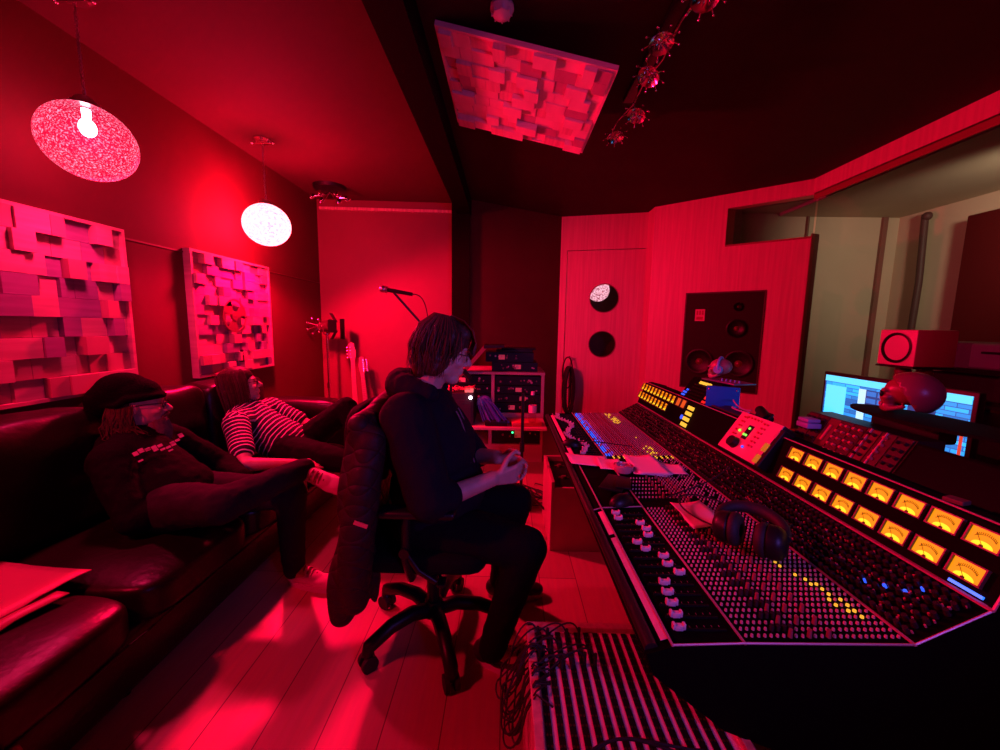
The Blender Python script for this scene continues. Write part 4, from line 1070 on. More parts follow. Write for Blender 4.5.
for j in range(6):
    for yy in (1.46, 1.478, 1.585, 1.60): mb.cyl(fx(.06 + j * .02, yy, .040), fx(.06 + j * .02, yy, .046), .0042, n=10)
for yy in (1.50, 1.52, 1.54, 1.56, 1.58): mb.cyl(fx(.165, yy, .040), fx(.165, yy, .046), .0042, n=10)
build(mb, 'button_field', mat('red_buttons', (.6, .05, .06), .4), t, 40)
mb = MB(); mb.cyl(fx(.19, 1.54, .0), fx(.22, 1.62, .0), .022, .018, 16).box(fx(.205, 1.575, .0), (.09, .03, .012), FR, .005)
tag(build(mb, 'talkback_remote', black, None, 50), 'rounded black remote lying on top of the pale controller', 'remote')
# small meter unit between the controller and the meters
t = thing('side_meter_box', 'narrow black unit with two faint amber windows beside the pale controller', 'meter unit', (.98, 1.405, .79))
build(MB().box(fx(.085, 1.395, .018), (.045, .16, .045), FR, .003), 'housing', black, t)
for a in (.03, .08): build(MB().box(fx(a, 1.40, .041), (.026, .034, .002), FR, .001), 'meter_window', emis('dim_amber', (.8, .4, .03), .28), t)
build(MB().box(fx(.14, 1.395, .041), (.012, .03, .002), FR), 'label_plate', mat('label_white', (.6, .4, .35), .5), t)
mb = MB().box((1.09, 1.395, .965), (.05, .055, .018), None, .003).box((1.09, 1.395, .983), (.045, .05, .012), None, .003)
tag(build(mb, 'card_pile', [mat('pale_blue_card', (.25, .4, .7), .5)], None, 40), 'small pale blue card box standing behind the nearest amber meters', 'box')
# rack of modules behind the bridge
t = thing('module_rack', 'low rack of knobbed signal modules standing behind the near amber meters', 'audio rack', (1.12, 1.26, .9))
U5 = V((.07, 0, .115)).normalized(); N5 = V((-U5.z, 0, U5.x)); f5 = lambda a, y, o=0: V((1.075, y, .885)) + U5 * a + N5 * o; F5 = Matrix((V((0, -1, 0)), U5, N5)).transposed()
mb = MB().prism([(1.075, 1.075, .885), (1.145, 1.075, 1.0), (1.22, 1.075, 1.0), (1.22, 1.075, .885)], (0, .385, 0)); build(mb, 'case', blackm, t)
r5 = random.Random(8); yy = 1.45
for k in range(8):
    w = .046; yc = 1.435 - k * .0475
    md = build(MB().box(f5(.067, yc, .002), (w - .002, .128, .004), F5, .0006), 'module', mat('module_face_%d' % (k % 3), ((.05, .015, .018), (.03, .012, .015), (.12, .02, .03))[k % 3], .4), t)
    mb = MB()
    for j in range(5):
        for q in ((-.011, .011) if k not in (2, 6) else (0,)):
            p = (.018 + j * .024); c0 = f5(p, yc + q + r5.uniform(-.002, .002), .004); mb.cyl(c0, c0 + N5 * .010, .0058, .0045, 10)
    if k in (2,): mb = MB().box(f5(.075, yc, .006), (.008, .06, .006), F5)
    build(mb, 'knob', mat('module_knob', (.5, .12, .14), .3) if k in (2, 3, 4, 6) else knb, md, 40, kind=None)
for yb in (1.205, 1.155): build(MB().box(f5(.067, yb, .006), (.003, .13, .006), F5), 'divider_strip', trimm, t)
# black display leaning behind the right-hand meters
t = thing('display_screen', 'switched off black screen leaning behind the nearest amber meters', 'screen', (1.13, .88, .9))
build(MB().box(f5(.06, .875, .0), (.385, .135, .014), F5, .003), 'bezel', cpan, t, 40)
build(MB().box(f5(.06, .875, .0075), (.37, .12, .002), F5), 'glass', mat('screen_glass', (.003, .003, .004), .5, spec=.05), t)
build(MB().prism([(1.12, .82, .9), (1.16, .82, .9), (1.14, .82, .96)], (0, .1, 0)), 'stand', blackm, t)
mb = MB().box((1.02, .86, .925), (.03, .035, .01), Matrix.Rotation(.3, 3, 'Z'), .002)
tag(build(mb, 'wooden_wedge', mat('brown_wedge', (.12, .05, .04), .6), None), 'small brown wedge on the bridge in front of the dark screen', 'wedge')
# blue lit back of a small tablet and mannequin head with headphones
blu = mat('blue_lit_plastic', (.012, .30, .85), .5, spec=.1)  # blue light falling on the shell and stem is put into this colour
t = thing('small_blue_lit_monitor', 'blue-lit square back of a small flat screen on the far meter bridge', 'screen', (1.12, 1.98, .9))
Q = Matrix.Rotation(.5, 3, 'Z') @ Matrix.Rotation(.18, 3, 'Y')
QB = Matrix.Rotation(-.51, 3, 'Z')
build(MB().box((1.072, 1.93, .95), (.145, .02, .14), QB, .004), 'back_shell', blu, t, 40)
for (x, z) in ((-.06, .055), (.06, .055), (-.06, -.055)): build(MB().sph(V((1.072, 1.93, .95)) + QB @ V((x, -.011, z)), .004, 8), 'screw', chrome, t)
build(MB().span((1.04, 1.9, .921), (1.12, 1.975, .928), .002), 'foot_plate', blu, t)
tag(build(MB().tube(bez((1.10, 1.86, .93), (1.02, 1.82, .95), (1.06, 1.72, .93), (1.02, 1.63, .955), 16), .004, 6).tube(bez((1.10, 1.88, .96), (1.04, 1.80, .99), (1.05, 1.75, .93), (1.05, 1.66, .96), 16), .003, 6), 'white_cable', mat('bluish_cable', (.4, .4, .7), .5), None, 60), 'pale cables running from the blue-lit screen to the controller', 'cable')

def skull(t, c, s, m, helmet=None, flip=1):
    """small skull facing -y/-x side, c centre, s half height"""
    mb = MB(); c = V(c); f = V((-.72, .69, 0)) * 1.0; r = V((-f.y, f.x, 0)); u = V((0, 0, 1)); F = Matrix((f, r, u)).transposed(); P = lambda x, y, z: c + F @ V((x * s, y * s, z * s))
    mb.sph(P(-.15, 0, .25), (.95 * s, .72 * s, .75 * s), 24, F); mb.sph(P(.55, 0, -.15), (.38 * s, .5 * s, .45 * s), 16, F); mb.sph(P(.55, 0, -.65), (.36 * s, .40 * s, .32 * s), 16, F)
    for q in (-1, 1): mb.cap(P(.0, q * .5, -.55), P(.6, q * .28, -.8), .12 * s); mb.sph(P(.62, q * .42, -.12), (.2 * s, .18 * s, .16 * s), 12, F); mb.sph(P(.75, q * .28, .22), (.16 * s, .3 * s, .09 * s), 12, F)
    o = build(mb, 'skull', m, t, 180); remesh(o, .0035, 3)
    for q in (-1, 1): build(MB().sph(P(.86, q * .30, .03), (.08 * s, .19 * s, .16 * s), 12, F), 'eye_socket', black, o, 60)
    mb = MB()
    for k in range(7): mb.box(P(.90 - .02 * abs(k - 3), (k - 3) * .085, -.52), (.05 * s, .075 * s, .16 * s), F, .01 * s)
    build(mb, 'teeth', mat('teeth', (.6, .3, .3), .4), o, 40)
    return o, P, F
t = thing('mannequin_head', 'small head wearing pale headphones on a round stand before the wall speaker', 'ornament', (1.2, 2.2, .9))
o, P, F = skull(t, (1.16, 2.145, 1.085), .058, mat('bone_dark', (.35, .16, .2), .4))
hp_ = mat('blue_lit_headphone', (.25, .5, .95), .35)  # blue light on the headphones is put into their colour
for q in (-1, 1): build(MB().cyl(P(-.1, q * .68, 0), P(-.1, q * .95, 0), .024, .02, 20), 'ear_cup', hp_, t, 40)
build(MB().tube([P(-.1 + .0, .95 * math.cos(PI * k / 12), 1.1 * math.sin(PI * k / 12)) for k in range(13)], .007, 8), 'headband', hp_, t, 60)
build(MB().cyl((1.16, 2.145, .915), (1.16, 2.145, 1.02), .026, n=20), 'stem', blu, t, 40)
build(MB().box((1.18, 2.09, 1.025), (.13, .24, .007), Matrix.Rotation(.2, 3, 'Z'), .002), 'plate', mat('plate_blue', (.12, .14, .25), .35), t, 40)
mb = MB()
for k in range(5): mb.cyl((1.15 + .01 * k, 2.03 - .022 * k + .06, 1.028), (1.15 + .01 * k, 2.03 - .022 * k + .06, 1.04), .004, n=8)
build(mb, 'plate_peg', hp_, t)
# helmeted skull on a dark tray
t = thing('skull_ornament', 'pinkish skull wearing a smooth helmet on the dark tray before the computer screen', 'ornament', (1.3, 1.25, 1.04))
o, P, F = skull(t, (1.30, 1.285, 1.095), .062, mat('skull_red', (.25, .05, .08), .35))
mb = MB(); mb.sph(P(-.28, 0, .12), (1.15 * .062, .95 * .062, 1.08 * .062), 28, F)
pl = P(.38, 0, 0); bmesh.ops.bisect_plane(mb.b, geom=mb.b.verts[:] + mb.b.edges[:] + mb.b.faces[:], plane_co=P(.05, 0, .2), plane_no=F @ V((1, 0, -.6)), clear_outer=True)
bmesh.ops.bisect_plane(mb.b, geom=mb.b.verts[:] + mb.b.edges[:] + mb.b.faces[:], plane_co=P(0, 0, -.62), plane_no=F @ V((.1, 0, -1)), clear_outer=True)
hl = build(mb, 'helmet', mat('helmet_red', (.20, .045, .09), .3), t, 60); sd_ = hl.modifiers.new('th', 'SOLIDIFY'); sd_.thickness = .004; sd_.offset = 1
t = thing('display_tray', 'thin dark oval tray on a post holding the helmeted skull', 'tray', (1.28, 1.2, .9))
mb = MB(); mb.prism([(1.28 + .10 * math.cos(a * PI / 16), 1.18 + .25 * math.sin(a * PI / 16), 1.03) for a in range(32)], (0, 0, .009)); build(mb, 'tray_plate', mat('tray_black', (.004, .004, .004), .8, spec=.08), t)
build(MB().cyl((1.30, 1.25, .67), (1.30, 1.25, 1.03), .02).cyl((1.30, 1.25, .665), (1.30, 1.25, .68), .07).span((1.27, 1.14, .97), (1.33, 1.36, 1.03), .01), 'post', black, t, 40)

# ------------------------------------------------------------------ desk, screen and small speaker right of the console
t = thing('side_desk', 'dark narrow desk between the console and the booth window', 'desk', (1.75, 1.5, 0))
build(MB().span((1.2, .6, .63), (2.2, 2.35, .66), .004), 'desk_top', black, t)
for (x, y) in ((1.24, .64), (2.16, .64), (1.24, 2.31), (2.16, 2.31)): build(MB().span((x - .025, y - .025, 0), (x + .025, y + .025, .63)), 'leg', black, t)
t = thing('computer_monitor', 'wide computer screen showing bright blue editing software behind the skull', 'monitor', (1.56, 1.62, .66))
build(MB().span((1.56, 1.30, .745), (1.585, 1.935, 1.105), .004), 'casing', black, t, 40)
build(MB().cyl((1.59, 1.62, .67), (1.59, 1.62, .85), .02).span((1.50, 1.5, .66), (1.68, 1.74, .67), .003), 'stand', black, t, 40)
def screenmat():
    m = bpy.data.materials.new('screen_image'); m.use_nodes = True; n, l = m.node_tree.nodes, m.node_tree.links; b = n['Principled BSDF']
    tc = n.new('ShaderNodeTexCoord'); mp = n.new('ShaderNodeMapping'); mp.inputs['Rotation'].default_value = (0, 0, 0); br = n.new('ShaderNodeTexBrick')
    sx = n.new('ShaderNodeSeparateXYZ'); cb = n.new('ShaderNodeCombineXYZ')
    l.new(tc.outputs['Object'], sx.inputs[0]); l.new(sx.outputs['Y'], cb.inputs['X']); l.new(sx.outputs['Z'], cb.inputs['Y'])
    br.inputs['Scale'].default_value = 1; br.inputs['Brick Width'].default_value = .075; br.inputs['Row Height'].default_value = .016; br.inputs['Mortar Size'].default_value = .0016; br.inputs['Bias'].default_value = -.1
    br.inputs['Color1'].default_value = (.02, .50, 1.3, 1); br.inputs['Color2'].default_value = (.005, .06, .3, 1); br.inputs['Mortar'].default_value = (.01, .1, .4, 1)
    l.new(cb.outputs[0], br.inputs['Vector']); l.new(br.outputs['Color'], b.inputs['Emission Color']); b.inputs['Emission Strength'].default_value = 1.3; b.inputs['Base Color'].default_value = (0, 0, 0, 1)
    return m
build(MB().span((1.5585, 1.315, .76), (1.5600, 1.92, 1.09)), 'screen', screenmat(), t)
cy_ = emis('screen_cyan', (.10, .75, 1.2), 1.2); nv = emis('screen_navy', (.01, .07, .3), .8); wt = emis('screen_white', (.45, .9, 1.2), 1.1); rd = emis('screen_red', (1, .1, .05), .6)
def pane(m, y0, y1, z0, z1, k=0): return build(MB().span((1.5570 - .0004 * k, y0, z0), (1.5583, y1, z1)), 'window_pane', m, t)
pane(cy_, 1.315, 1.92, 1.062, 1.09); pane(cy_, 1.80, 1.91, .82, 1.045); pane(nv, 1.55, 1.70, .96, 1.05); pane(wt, 1.70, 1.735, .86, 1.05); pane(nv, 1.42, 1.52, .93, 1.05); pane(rd, 1.325, 1.335, .80, 1.0); pane(nv, 1.915, 1.92, .76, 1.06)
mb = MB()
for k in range(9): mb.span((1.5565, 1.735 - .0 + .0, 0), (1.5566, 1.7351, .0001)) if False else mb.span((1.556, 1.553 + (k % 3) * .05, .965 + (k // 3) * .03), (1.5572, 1.595 + (k % 3) * .05, .985 + (k // 3) * .03))
build(mb, 'track_block', emis('screen_blue', (.02, .2, .7), 1), t)
t = thing('desktop_speaker', 'small pale cube speaker with one round black cone above the computer screen', 'speaker', (1.78, 1.74, 1.15))
build(MB().span((1.70, 1.66, 1.155), (1.87, 1.825, 1.31), .006), 'cabinet', mat('cream_cabinet', (.55, .42, .38), .45), t, 40)
build(MB().lathe([(.062, 0), (.066, .004), (.060, .006), (.05, -.006), (.02, -.02), (0, -.018)], (1.699, 1.742, 1.232), (-1, 0, 0), 32), 'woofer', black, t, 50)
t = thing('speaker_stand', 'dark stand with two ribbed columns under the small cube speaker', 'speaker stand', (1.78, 1.74, .66))
for y in (1.70, 1.79):
    mb = MB().cyl((1.79, y, .67), (1.79, y, 1.15), .026, n=20)
    for k in range(22): mb.cyl((1.79, y, .68 + k * .021), (1.79, y, .69 + k * .021), .029, n=16)
    build(mb, 'column', mat('dark_red_tube', (.10, .03, .035), .35), t, 40)
build(MB().span((1.70, 1.66, .66), (1.88, 1.83, .672), .002), 'base_plate', black, t); build(MB().span((1.70, 1.66, 1.146), (1.88, 1.83, 1.154), .002), 'top_plate', black, t)

# ------------------------------------------------------------------ soffit speaker
t = thing('wall_monitor_speaker', 'big black studio speaker built flush into the pale wooden wall', 'speaker', sw(.764, 0, .65))
mb = MB(); sbox(mb, .396, 1.132, .652, 1.688, -.004, .35); build(mb, 'cabinet', mat('speaker_black', (.012, .004, .005), .6, spec=.2), t)
mb = MB(); 
for (a, b, c, d) in ((.396, .408, .652, 1.688), (1.12, 1.132, .652, 1.688), (.408, 1.12, .652, .664), (.408, 1.12, 1.676, 1.688)): sbox(mb, a, b, c, d, -.012, .0)
build(mb, 'edge_frame', mat('speaker_edge', (.05, .015, .015), .5), t)
for (s, z, r, nm) in ((.58, .95, .12, 'woofer'), (.95, .95, .12, 'woofer'), (.905, 1.31, .082, 'midrange_cone'), (.905, 1.53, .038, 'tweeter')):
    c = sw(s, -.016, z)
    o = build(MB().lathe([(r * 1.12, 0), (r * 1.14, .006), (r * 1.0, .010), (r * .92, .004), (r * .6, -.004), (r * .28, -.009)], c, -sn, 36), nm, mat('cone_black', (.003, .002, .002), .4, spec=.3), t, 50)
    build(MB().lathe([(r * .3, -.009), (r * .22, .0), (r * .1, .006), (0, .008)], c, -sn, 24), 'dust_cap', mat('dust_cap', (.14, .03, .04), .3), o, 60)
mb = MB(); sbox(mb, .505, .60, 1.385, 1.51, -.010, -.003); lb = build(mb, 'badge_plate', mat('badge_pale', (.62, .35, .35), .5), t)
mb = MB()
for k in range(3): sbox(mb, .518 + k * .026, .535 + k * .026, 1.45, 1.495, -.0115, -.009)
sbox(mb, .52, .585, 1.40, 1.43, -.0115, -.009); build(mb, 'badge_print', mat('badge_print', (.35, .05, .06), .5), lb)

# ------------------------------------------------------------------ booth contents
t = thing('absorber_panel', 'large dark maroon fabric panel on the booth wall behind the glass', 'acoustic panel', (4.05, 2.9, 1.0))
build(MB().span((3.98, 2.2, 0), (4.138, 3.62, 2.31), .01), 'fabric_panel', mat('maroon_fabric', (.10, .008, .01), .95, spec=.05, bump=.2, bscale=200), t, 40)
tag(build(MB().tube([(4.06, 4.06, 2.44), (4.05, 4.02, 1.8), (4.04, 4.04, .2)], .028, 12).sph((4.06, 4.04, 2.42), .04, 12), 'hanging_bar', mat('dark_bar', (.08, .03, .03), .6), None, 60), 'dark upright bar standing in the far corner of the booth', 'bar')
t = thing('equipment_shelf', 'dark shelf unit of equipment against the booth window', 'shelf', (3.3, 2.6, 0))
for z in (.5, .85, 1.06): build(MB().span((3.0, 1.6, z - .02), (3.7, 3.05, z), .003), 'shelf_board', black, t)
for (x, y) in ((3.02, 1.63), (3.68, 1.63), (3.02, 3.02), (3.68, 3.02)): build(MB().span((x - .02, y - .02, 0), (x + .02, y + .02, 1.06)), 'upright', black, t)
for (z0, z1) in ((.52, .72), (.87, 1.02)): build(MB().span((3.05, 1.9, z0), (3.6, 2.95, z1), .01), 'drawer_unit', mat('dark_unit', (.03, .016, .018), .5), t)
build(MB().span((3.02, 1.63, 1.06), (3.68, 3.02, 1.07)), 'top_board', black, t)
t = thing('white_amplifier', 'pale desktop device with a rounded front on the shelf behind the glass', 'device', (3.2, 2.6, 1.06))
build(MB().span((3.05, 2.2, 1.062), (3.45, 2.98, 1.24), .015), 'case', mat('device_grey', (.22, .22, .2), .5), t, 40)
build(MB().span((3.03, 2.2, 1.075), (3.06, 2.62, 1.235), .02, 3), 'front_bezel', mat('device_white', (.4, .42, .38), .4), t, 40)
build(MB().span((3.02, 2.3, 1.17), (3.032, 2.55, 1.185), .003).cyl((3.032, 2.33, 1.12), (3.02, 2.33, 1.12), .025), 'slot', black, t, 40)
tag(build(MB().lathe([(0, 0), (.05, 0), (.055, .1), (.045, .11), (.04, .01), (0, .01)], (3.2, 2.45, 1.243)), 'glass_jar', mat('jar_glass', (.3, .25, .25), .15), None, 50), 'glass jar standing on the pale device behind the glass', 'jar')
# added lit globe in the lobby, stands in for a lamp's reflection in the porthole
tag(build(MB().sph((1.23, 5.45, 1.80), .15, 24).cyl((1.23, 5.45, 1.94), (1.23, 5.45, HZ), .006), 'reflection_globe', shade_mat('reflection_glass', (.9, .1, .2), (1.6, .8, 1), .6, .9, 60, .5), None, 60), 'speckled globe behind the upper porthole standing in for a lamp reflection', 'lamp')
tag(build(MB().span((.9, 5.6, 0), (1.9, 5.9, 1.5), .01), 'lobby_cabinet', mat('lobby_cabinet', (.2, .06, .06), .6), None), 'dark cabinet seen through the portholes of the door', 'cabinet')

# ------------------------------------------------------------------ patchbay cabinet under the console
t = thing('patchbay_cabinet', 'low wooden cabinet with rows of black patchbays on top, at the front of the console', 'cabinet', (.29, .74, 0))
build(MB().span((.068, .44, 0), (.09, 1.0, .482), .003).span((.068, .985, 0), (.50, 1.005, .482), .003).span((.485, .44, 0), (.505, 1.0, .482), .003).span((.09, .44, 0), (.485, .455, .46)).span((.09, .455, .05), (.485, .985, .07)), 'carcass', lwood, t)
build(MB().span((.09, .455, .44), (.485, .985, .467)), 'inner_panel', mat('label_strip_pink', (.8, .6, .6), .6), t)
pb = None
for k in range(15):
    x = .101 + k * .0256
    if pb is None:
        q = MB().span((x - .0070, .458, .467), (x + .0070, .982, .470), .0008)
        pb = build(q, 'patch_panel', black, t); o = pb
        mb = MB()
        for s in range(24):
            for dx in (-.004, .004): mb.cyl((x + dx, .47 + s * .0215, .470), (x + dx, .47 + s * .0215, .4712), .0028, n=6)
        build(mb, 'patch_socket', mat('socket_brass', (.12, .05, .04), .35, .7), pb, kind='stuff')
    else: o = dup(pb, t); o.location.x += k * .0256
rp = random.Random(12)
for i in range(14):
    x = .101 + (i % 6) * .0256 + rp.choice((-.004, .004)); y = rp.uniform(.86, .965); dy = rp.uniform(.0, .05)
    ex, ey = .035 - rp.uniform(0, .05), y - rp.uniform(.0, .09)
    pts = bez((x, y, .485), (x - .02, y, .53 + rp.uniform(-.02, .02)), (x - .06, y + dy * .5, .50), (ex, ey + .01, .42 - rp.uniform(0, .05)), 14) + bez((ex, ey + .01, .38), (ex - .015, ey - .01, .34), (ex + .02, ey - .04, .34), (.050, ey - .03, .42), 10)[1:] + [(.058, ey - .03, .46), (.08, ey - .02, .49), (.115, ey - .01 + rp.uniform(-.04, .04), .478)]
    o = build(MB().tube(pts, .0023, 5).cyl((x, y, .468), (x, y, .50), .0042, n=8), 'patch_cable', rubber, None, 60)
    tag(o, 'thin black patch cables looping over the left edge of the low patchbay cabinet', 'cable', 'patch cables hanging over the cabinet edge')
for i in range(2): tag(build(MB().tube(bez((.12 + i * .03, .60 + i * .01, .48), (.2, .72, .52), (.3, .66, .50), (.40, .68 - .02 * i, .478), 20), .0028, 6), 'patch_cable', rubber, None, 60), 'thin black cable lying across the near rows of the low patchbay cabinet', 'cable', 'cables lying across the patchbay rows')

# ------------------------------------------------------------------ small cabinet on the floor beyond the patchbay
t = thing('floor_rack_box', 'pale box with a black rack panel on top, on the floor by the console', 'box', (.42, 2.3, 0))
build(MB().span((.27, 2.15, .0), (.29, 2.62, .42), .003).span((.56, 2.15, .0), (.58, 2.62, .42), .003).span((.29, 2.15, 0), (.56, 2.17, .385), .002).span((.29, 2.60, 0), (.56, 2.62, .42)).span((.29, 2.17, 0), (.56, 2.6, .02)), 'carcass', mat('painted_box', (.5, .25, .24), .5, var=.05), t)
build(MB().span((.29, 2.17, .36), (.56, 2.60, .385)), 'rack_panel', black, t)
for (x, y) in ((.36, 2.3), (.36, 2.5), (.46, 2.4)): build(MB().cyl((x, y, .385), (x, y, .40), .014).span((x - .03, y - .006, .385), (x + .03, y + .006, .392)), 'knob', mat('rack_knob', (.15, .05, .06), .4), t, 40)
tag(build(MB().box((.06, 3.0, .035), (.09, .12, .05), Matrix.Rotation(.3, 3, 'Z'), .008).box((.06, 3.0, .07), (.05, .06, .03), None, .006), 'effect_pedal', mat('orange_pedal', (.9, .25, .06), .5), None, 40), 'orange pedal box on the floor in front of the desk rack', 'pedal')
tag(build(MB().box((.14, 2.72, .04), (.14, .18, .07), Matrix.Rotation(-.2, 3, 'Z'), .01).cyl((.14, 2.72, .07), (.14, 2.72, .10), .02), 'power_block', black, None, 40), 'black power block on the floor beside the pale box', 'power supply')
for i in range(5):
    a = i * 1.3; tag(build(MB().tube([(.0 + .12 * math.cos(a + k * .5) * (1 + .1 * i) + .02 * k, 2.85 + .14 * math.sin(a + k * .45) + .03 * i, .006 + .004 * (k % 3)) for k in range(22)], .004, 5), 'floor_cable', rubber, None, 60), 'black cables tangled on the floor in front of the desk rack', 'cable', 'tangled floor cables by the desk rack')
tag(build(MB().tube(bez((-.48, 1.9, .006), (-.3, 2.05, .006), (-.25, 2.0, .006), (-.1, 2.2, .006), 16) + bez((-.1, 2.2, .006), (.1, 2.4, .006), (.0, 2.6, .006), (.15, 2.75, .01), 12)[1:], .004, 6), 'floor_cable', rubber, None, 60), 'black cable on the floor running behind the desk chair base', 'cable')
# thin stand with cable in front of the rack
t = thing('microphone_stand', 'thin upright stand without microphone in front of the desk rack', 'stand', (.11, 2.45, 0))
build(MB().cyl((.11, 2.45, .16), (.11, 2.45, .88), .010).cyl((.11, 2.45, .5), (.11, 2.45, .56), .016), 'pole', blackm, t, 50)
for k in range(3): a = k * 2.094 + .4; build(MB().tube([(.11, 2.45, .25), (.11 + .1 * math.cos(a), 2.45 + .1 * math.sin(a), .16), (.11 + .24 * math.cos(a), 2.45 + .24 * math.sin(a), .01)], .008, 8), 'leg', blackm, t, 60)
# ------------------------------------------------------------------ desk with rack at the back
rw = mat('rack_wood', (.6, .36, .3), .5)
t = thing('studio_desk', 'wooden rack desk with equipment bays at the back of the room', 'desk', (-.2, 3.85, 0))
build(MB().span((-.80, 3.66, 0), (.36, 4.25, .17), .003).span((-.82, 3.30, .405), (.36, 4.25, .430), .004).span((.335, 3.66, .17), (.36, 4.25, .405)).span((-.82, 3.66, .17), (-.80, 4.25, .405)).span((-.16, 3.66, .17), (-.13, 4.25, .405)).span((-.82, 4.22, .17), (.36, 4.25, .86)), 'lower_carcass', rw, t)
build(MB().span((-.82, 3.70, .84), (.37, 4.25, .865), .003).span((.335, 3.70, .375), (.365, 4.25, .84)).span((-.14, 3.70, .375), (-.11, 4.25, .84)).span((-.82, 3.70, .375), (-.79, 4.25, .84)).span((-.11, 3.70, .375), (.335, 3.72, .47)), 'upper_carcass', rw, t)
# rack units
def rack_unit(label, x0, x1, y, z0, z1, seed, m=None, led=None):
    r_ = random.Random(seed); t = thing('rack_unit', label, 'audio unit', ((x0 + x1) / 2, y, z0), 0, 'rack units in the studio desk')
    build(MB().span((x0, y, z0), (x1, y + .3, z1), .002), 'chassis', m or black, t)
    mb = MB(); mb2 = MB()
    for k in range(r_.randint(6, 10)):
        x = x0 + .03 + (x1 - x0 - .06) * r_.random(); z = z0 + (z1 - z0) * r_.uniform(.3, .7)
        (mb if k % 2 else mb2).cyl((x, y - .012, z), (x, y, z), r_.uniform(.006, .012), n=10)
    build(mb, 'knob', knm, t, 40); build(mb2, 'dial', knd, t, 40)
    if r_.random() < .8: x = (x0 + x1) / 2 + r_.uniform(-.08, .08); build(MB().span((x - .03, y - .004, z0 + (z1 - z0) * .25), (x + .03, y, z1 - (z1 - z0) * .25), .002), 'display_window', mat('pink_window', (.7, .3, .3), .5, emit=(1, .08, .08), es=.15), t)
    if led: build(MB().sph((x1 - led, y - .006, (z0 + z1) / 2), .010, 12), 'green_light', emis('green_power', (.05, 1, .3), 2.5), t)
    return t
for k, (a, b) in enumerate(((.74, .825), (.655, .735), (.57, .65), (.48, .565))): rack_unit('rack unit in the right bay of the desk, number of rows from top: ' + ('one', 'two', 'three', 'four')[k] if False else ('topmost', 'second', 'third', 'lowest')[k] + ' rack unit in the right upper bay of the studio desk', -.105, .33, 3.71, a, b, 40 + k)
for k, (a, b) in enumerate(((.74, .825), (.655, .735), (.57, .65))): rack_unit(('topmost', 'middle', 'lowest')[k] + ' rack unit in the left upper bay of the studio desk', -.785, -.145, 3.71, a, b, 50 + k)
rack_unit('rack unit with a green light in the lower bay of the studio desk', -.125, .33, 3.67, .185, .39, 61, led=.26)
rack_unit('lower of two black units stacked on top of the studio desk', -.14, .30, 3.75, .868, .955, 62); rack_unit('upper black unit with two pale windows on top of the studio desk', -.20, .26, 3.75, .957, 1.05, 63)
tag(build(MB().span((-.10, 3.74, 1.052), (.25, 4.0, 1.075), .004).span((-.05, 3.76, 1.075), (.28, 3.98, 1.09), .003), 'flat_case', black, None, 40), 'flat black case lying on the units on top of the studio desk', 'case')
t = thing('laptop', 'tilted dark red flat screen standing left on the studio desk', 'laptop', (-.3, 3.5, .86))
Q = Matrix.Rotation(-.55, 3, 'Y'); 
build(MB().prism([(-.44, 3.48, .84), (-.40, 3.48, .84), (-.16, 3.5, 1.12), (-.20, 3.5, 1.13)], (0, .28, 0)), 'lid', mat('laptop_lid', (.16, .03, .035), .45), t)
build(MB().prism([(-.20, 3.46, 1.10), (-.02, 3.46, 1.11), (-.02, 3.46, 1.13), (-.20, 3.46, 1.13)], (0, .3, 0)), 'base', black, t)
tag(build(MB().span((-.85, 3.35, .431), (-.28, 3.65, .715), .006), 'guitar_amplifier', mat('amp_tolex', (.02, .014, .018), .6), None), 'black amplifier box on the left of the studio desk shelf', 'amplifier')
amp_ = [o for o in COL.objects if o.name == 'guitar_amplifier'][0]
build(MB().span((-.83, 3.342, .445), (-.30, 3.351, .655)), 'grille', mat('amp_grille', (.02, .02, .03), .8, bump=.4, bscale=300), amp_)
build(MB().sph((-.305, 3.335, .68), .016, 12), 'pilot_light', emis('white_pilot', (1, .8, .9), 6), amp_)
build(MB().span((-.60, 3.34, .575), (-.58, 3.351, .655)), 'blue_light', emis('cyan_light', (.3, .7, 1), 1.5), amp_)
mb = MB(); rf = random.Random(3)
for i in range(60):
    a = rf.uniform(-1, 1); p = V((-.20 + .05 * a, 3.40 + rf.uniform(-.04, .04), .675 - .02 * abs(a)))
    mb.tube([p, p + V((.03 + .03 * a, -.01, -.05)), p + V((.08 + .05 * a, -.02, -.14)), p + V((.12 + .07 * a, -.03, -.20))], .0035, 5)
mb.sph((-.19, 3.42, .635), (.07, .05, .05), 12)
tag(build(mb, 'blue_duster', mat('blue_fringe', (.10, .12, .5), .7), None, 60), 'fringed blue duster lying beside the amplifier on the studio desk', 'duster')
mb = MB(); 
for i in range(40): p = V((-.45 + rf.uniform(-.17, .17), 3.45 + rf.uniform(-.06, .06), .723 + rf.uniform(0, .03))); mb.tube([p, p + V((rf.uniform(-.04, .04), rf.uniform(-.03, .03), .012)), p + V((rf.uniform(-.07, .07), rf.uniform(-.04, .04), .004))], .005, 5)
tag(build(mb, 'cable_heap', mat('red_cable', (.75, .15, .12), .5), None, 60, kind='stuff'), 'heap of pale leads on top of the black amplifier', 'cables')
tag(build(MB().span((-.36, 3.38, .716), (-.285, 3.44, .75), .004), 'lit_label', mat('pale_box', (.9, .6, .5), .5, emit=(1, .4, .25), es=.3), None), 'small pale box on the corner of the black amplifier', 'box')
tag(build(MB().box((.18, 3.42, .449), (.26, .16, .035), Matrix.Rotation(.15, 3, 'Z'), .004), 'red_book', mat('red_cover', (.6, .1, .1), .5), None, 40), 'red book lying on the right of the studio desk shelf', 'book')
tag(build(MB().box((-.08, 3.40, .456), (.2, .14, .05), None, .01), 'black_pouch', black, None, 40), 'flat black pouch on the studio desk shelf beside the red book', 'pouch')
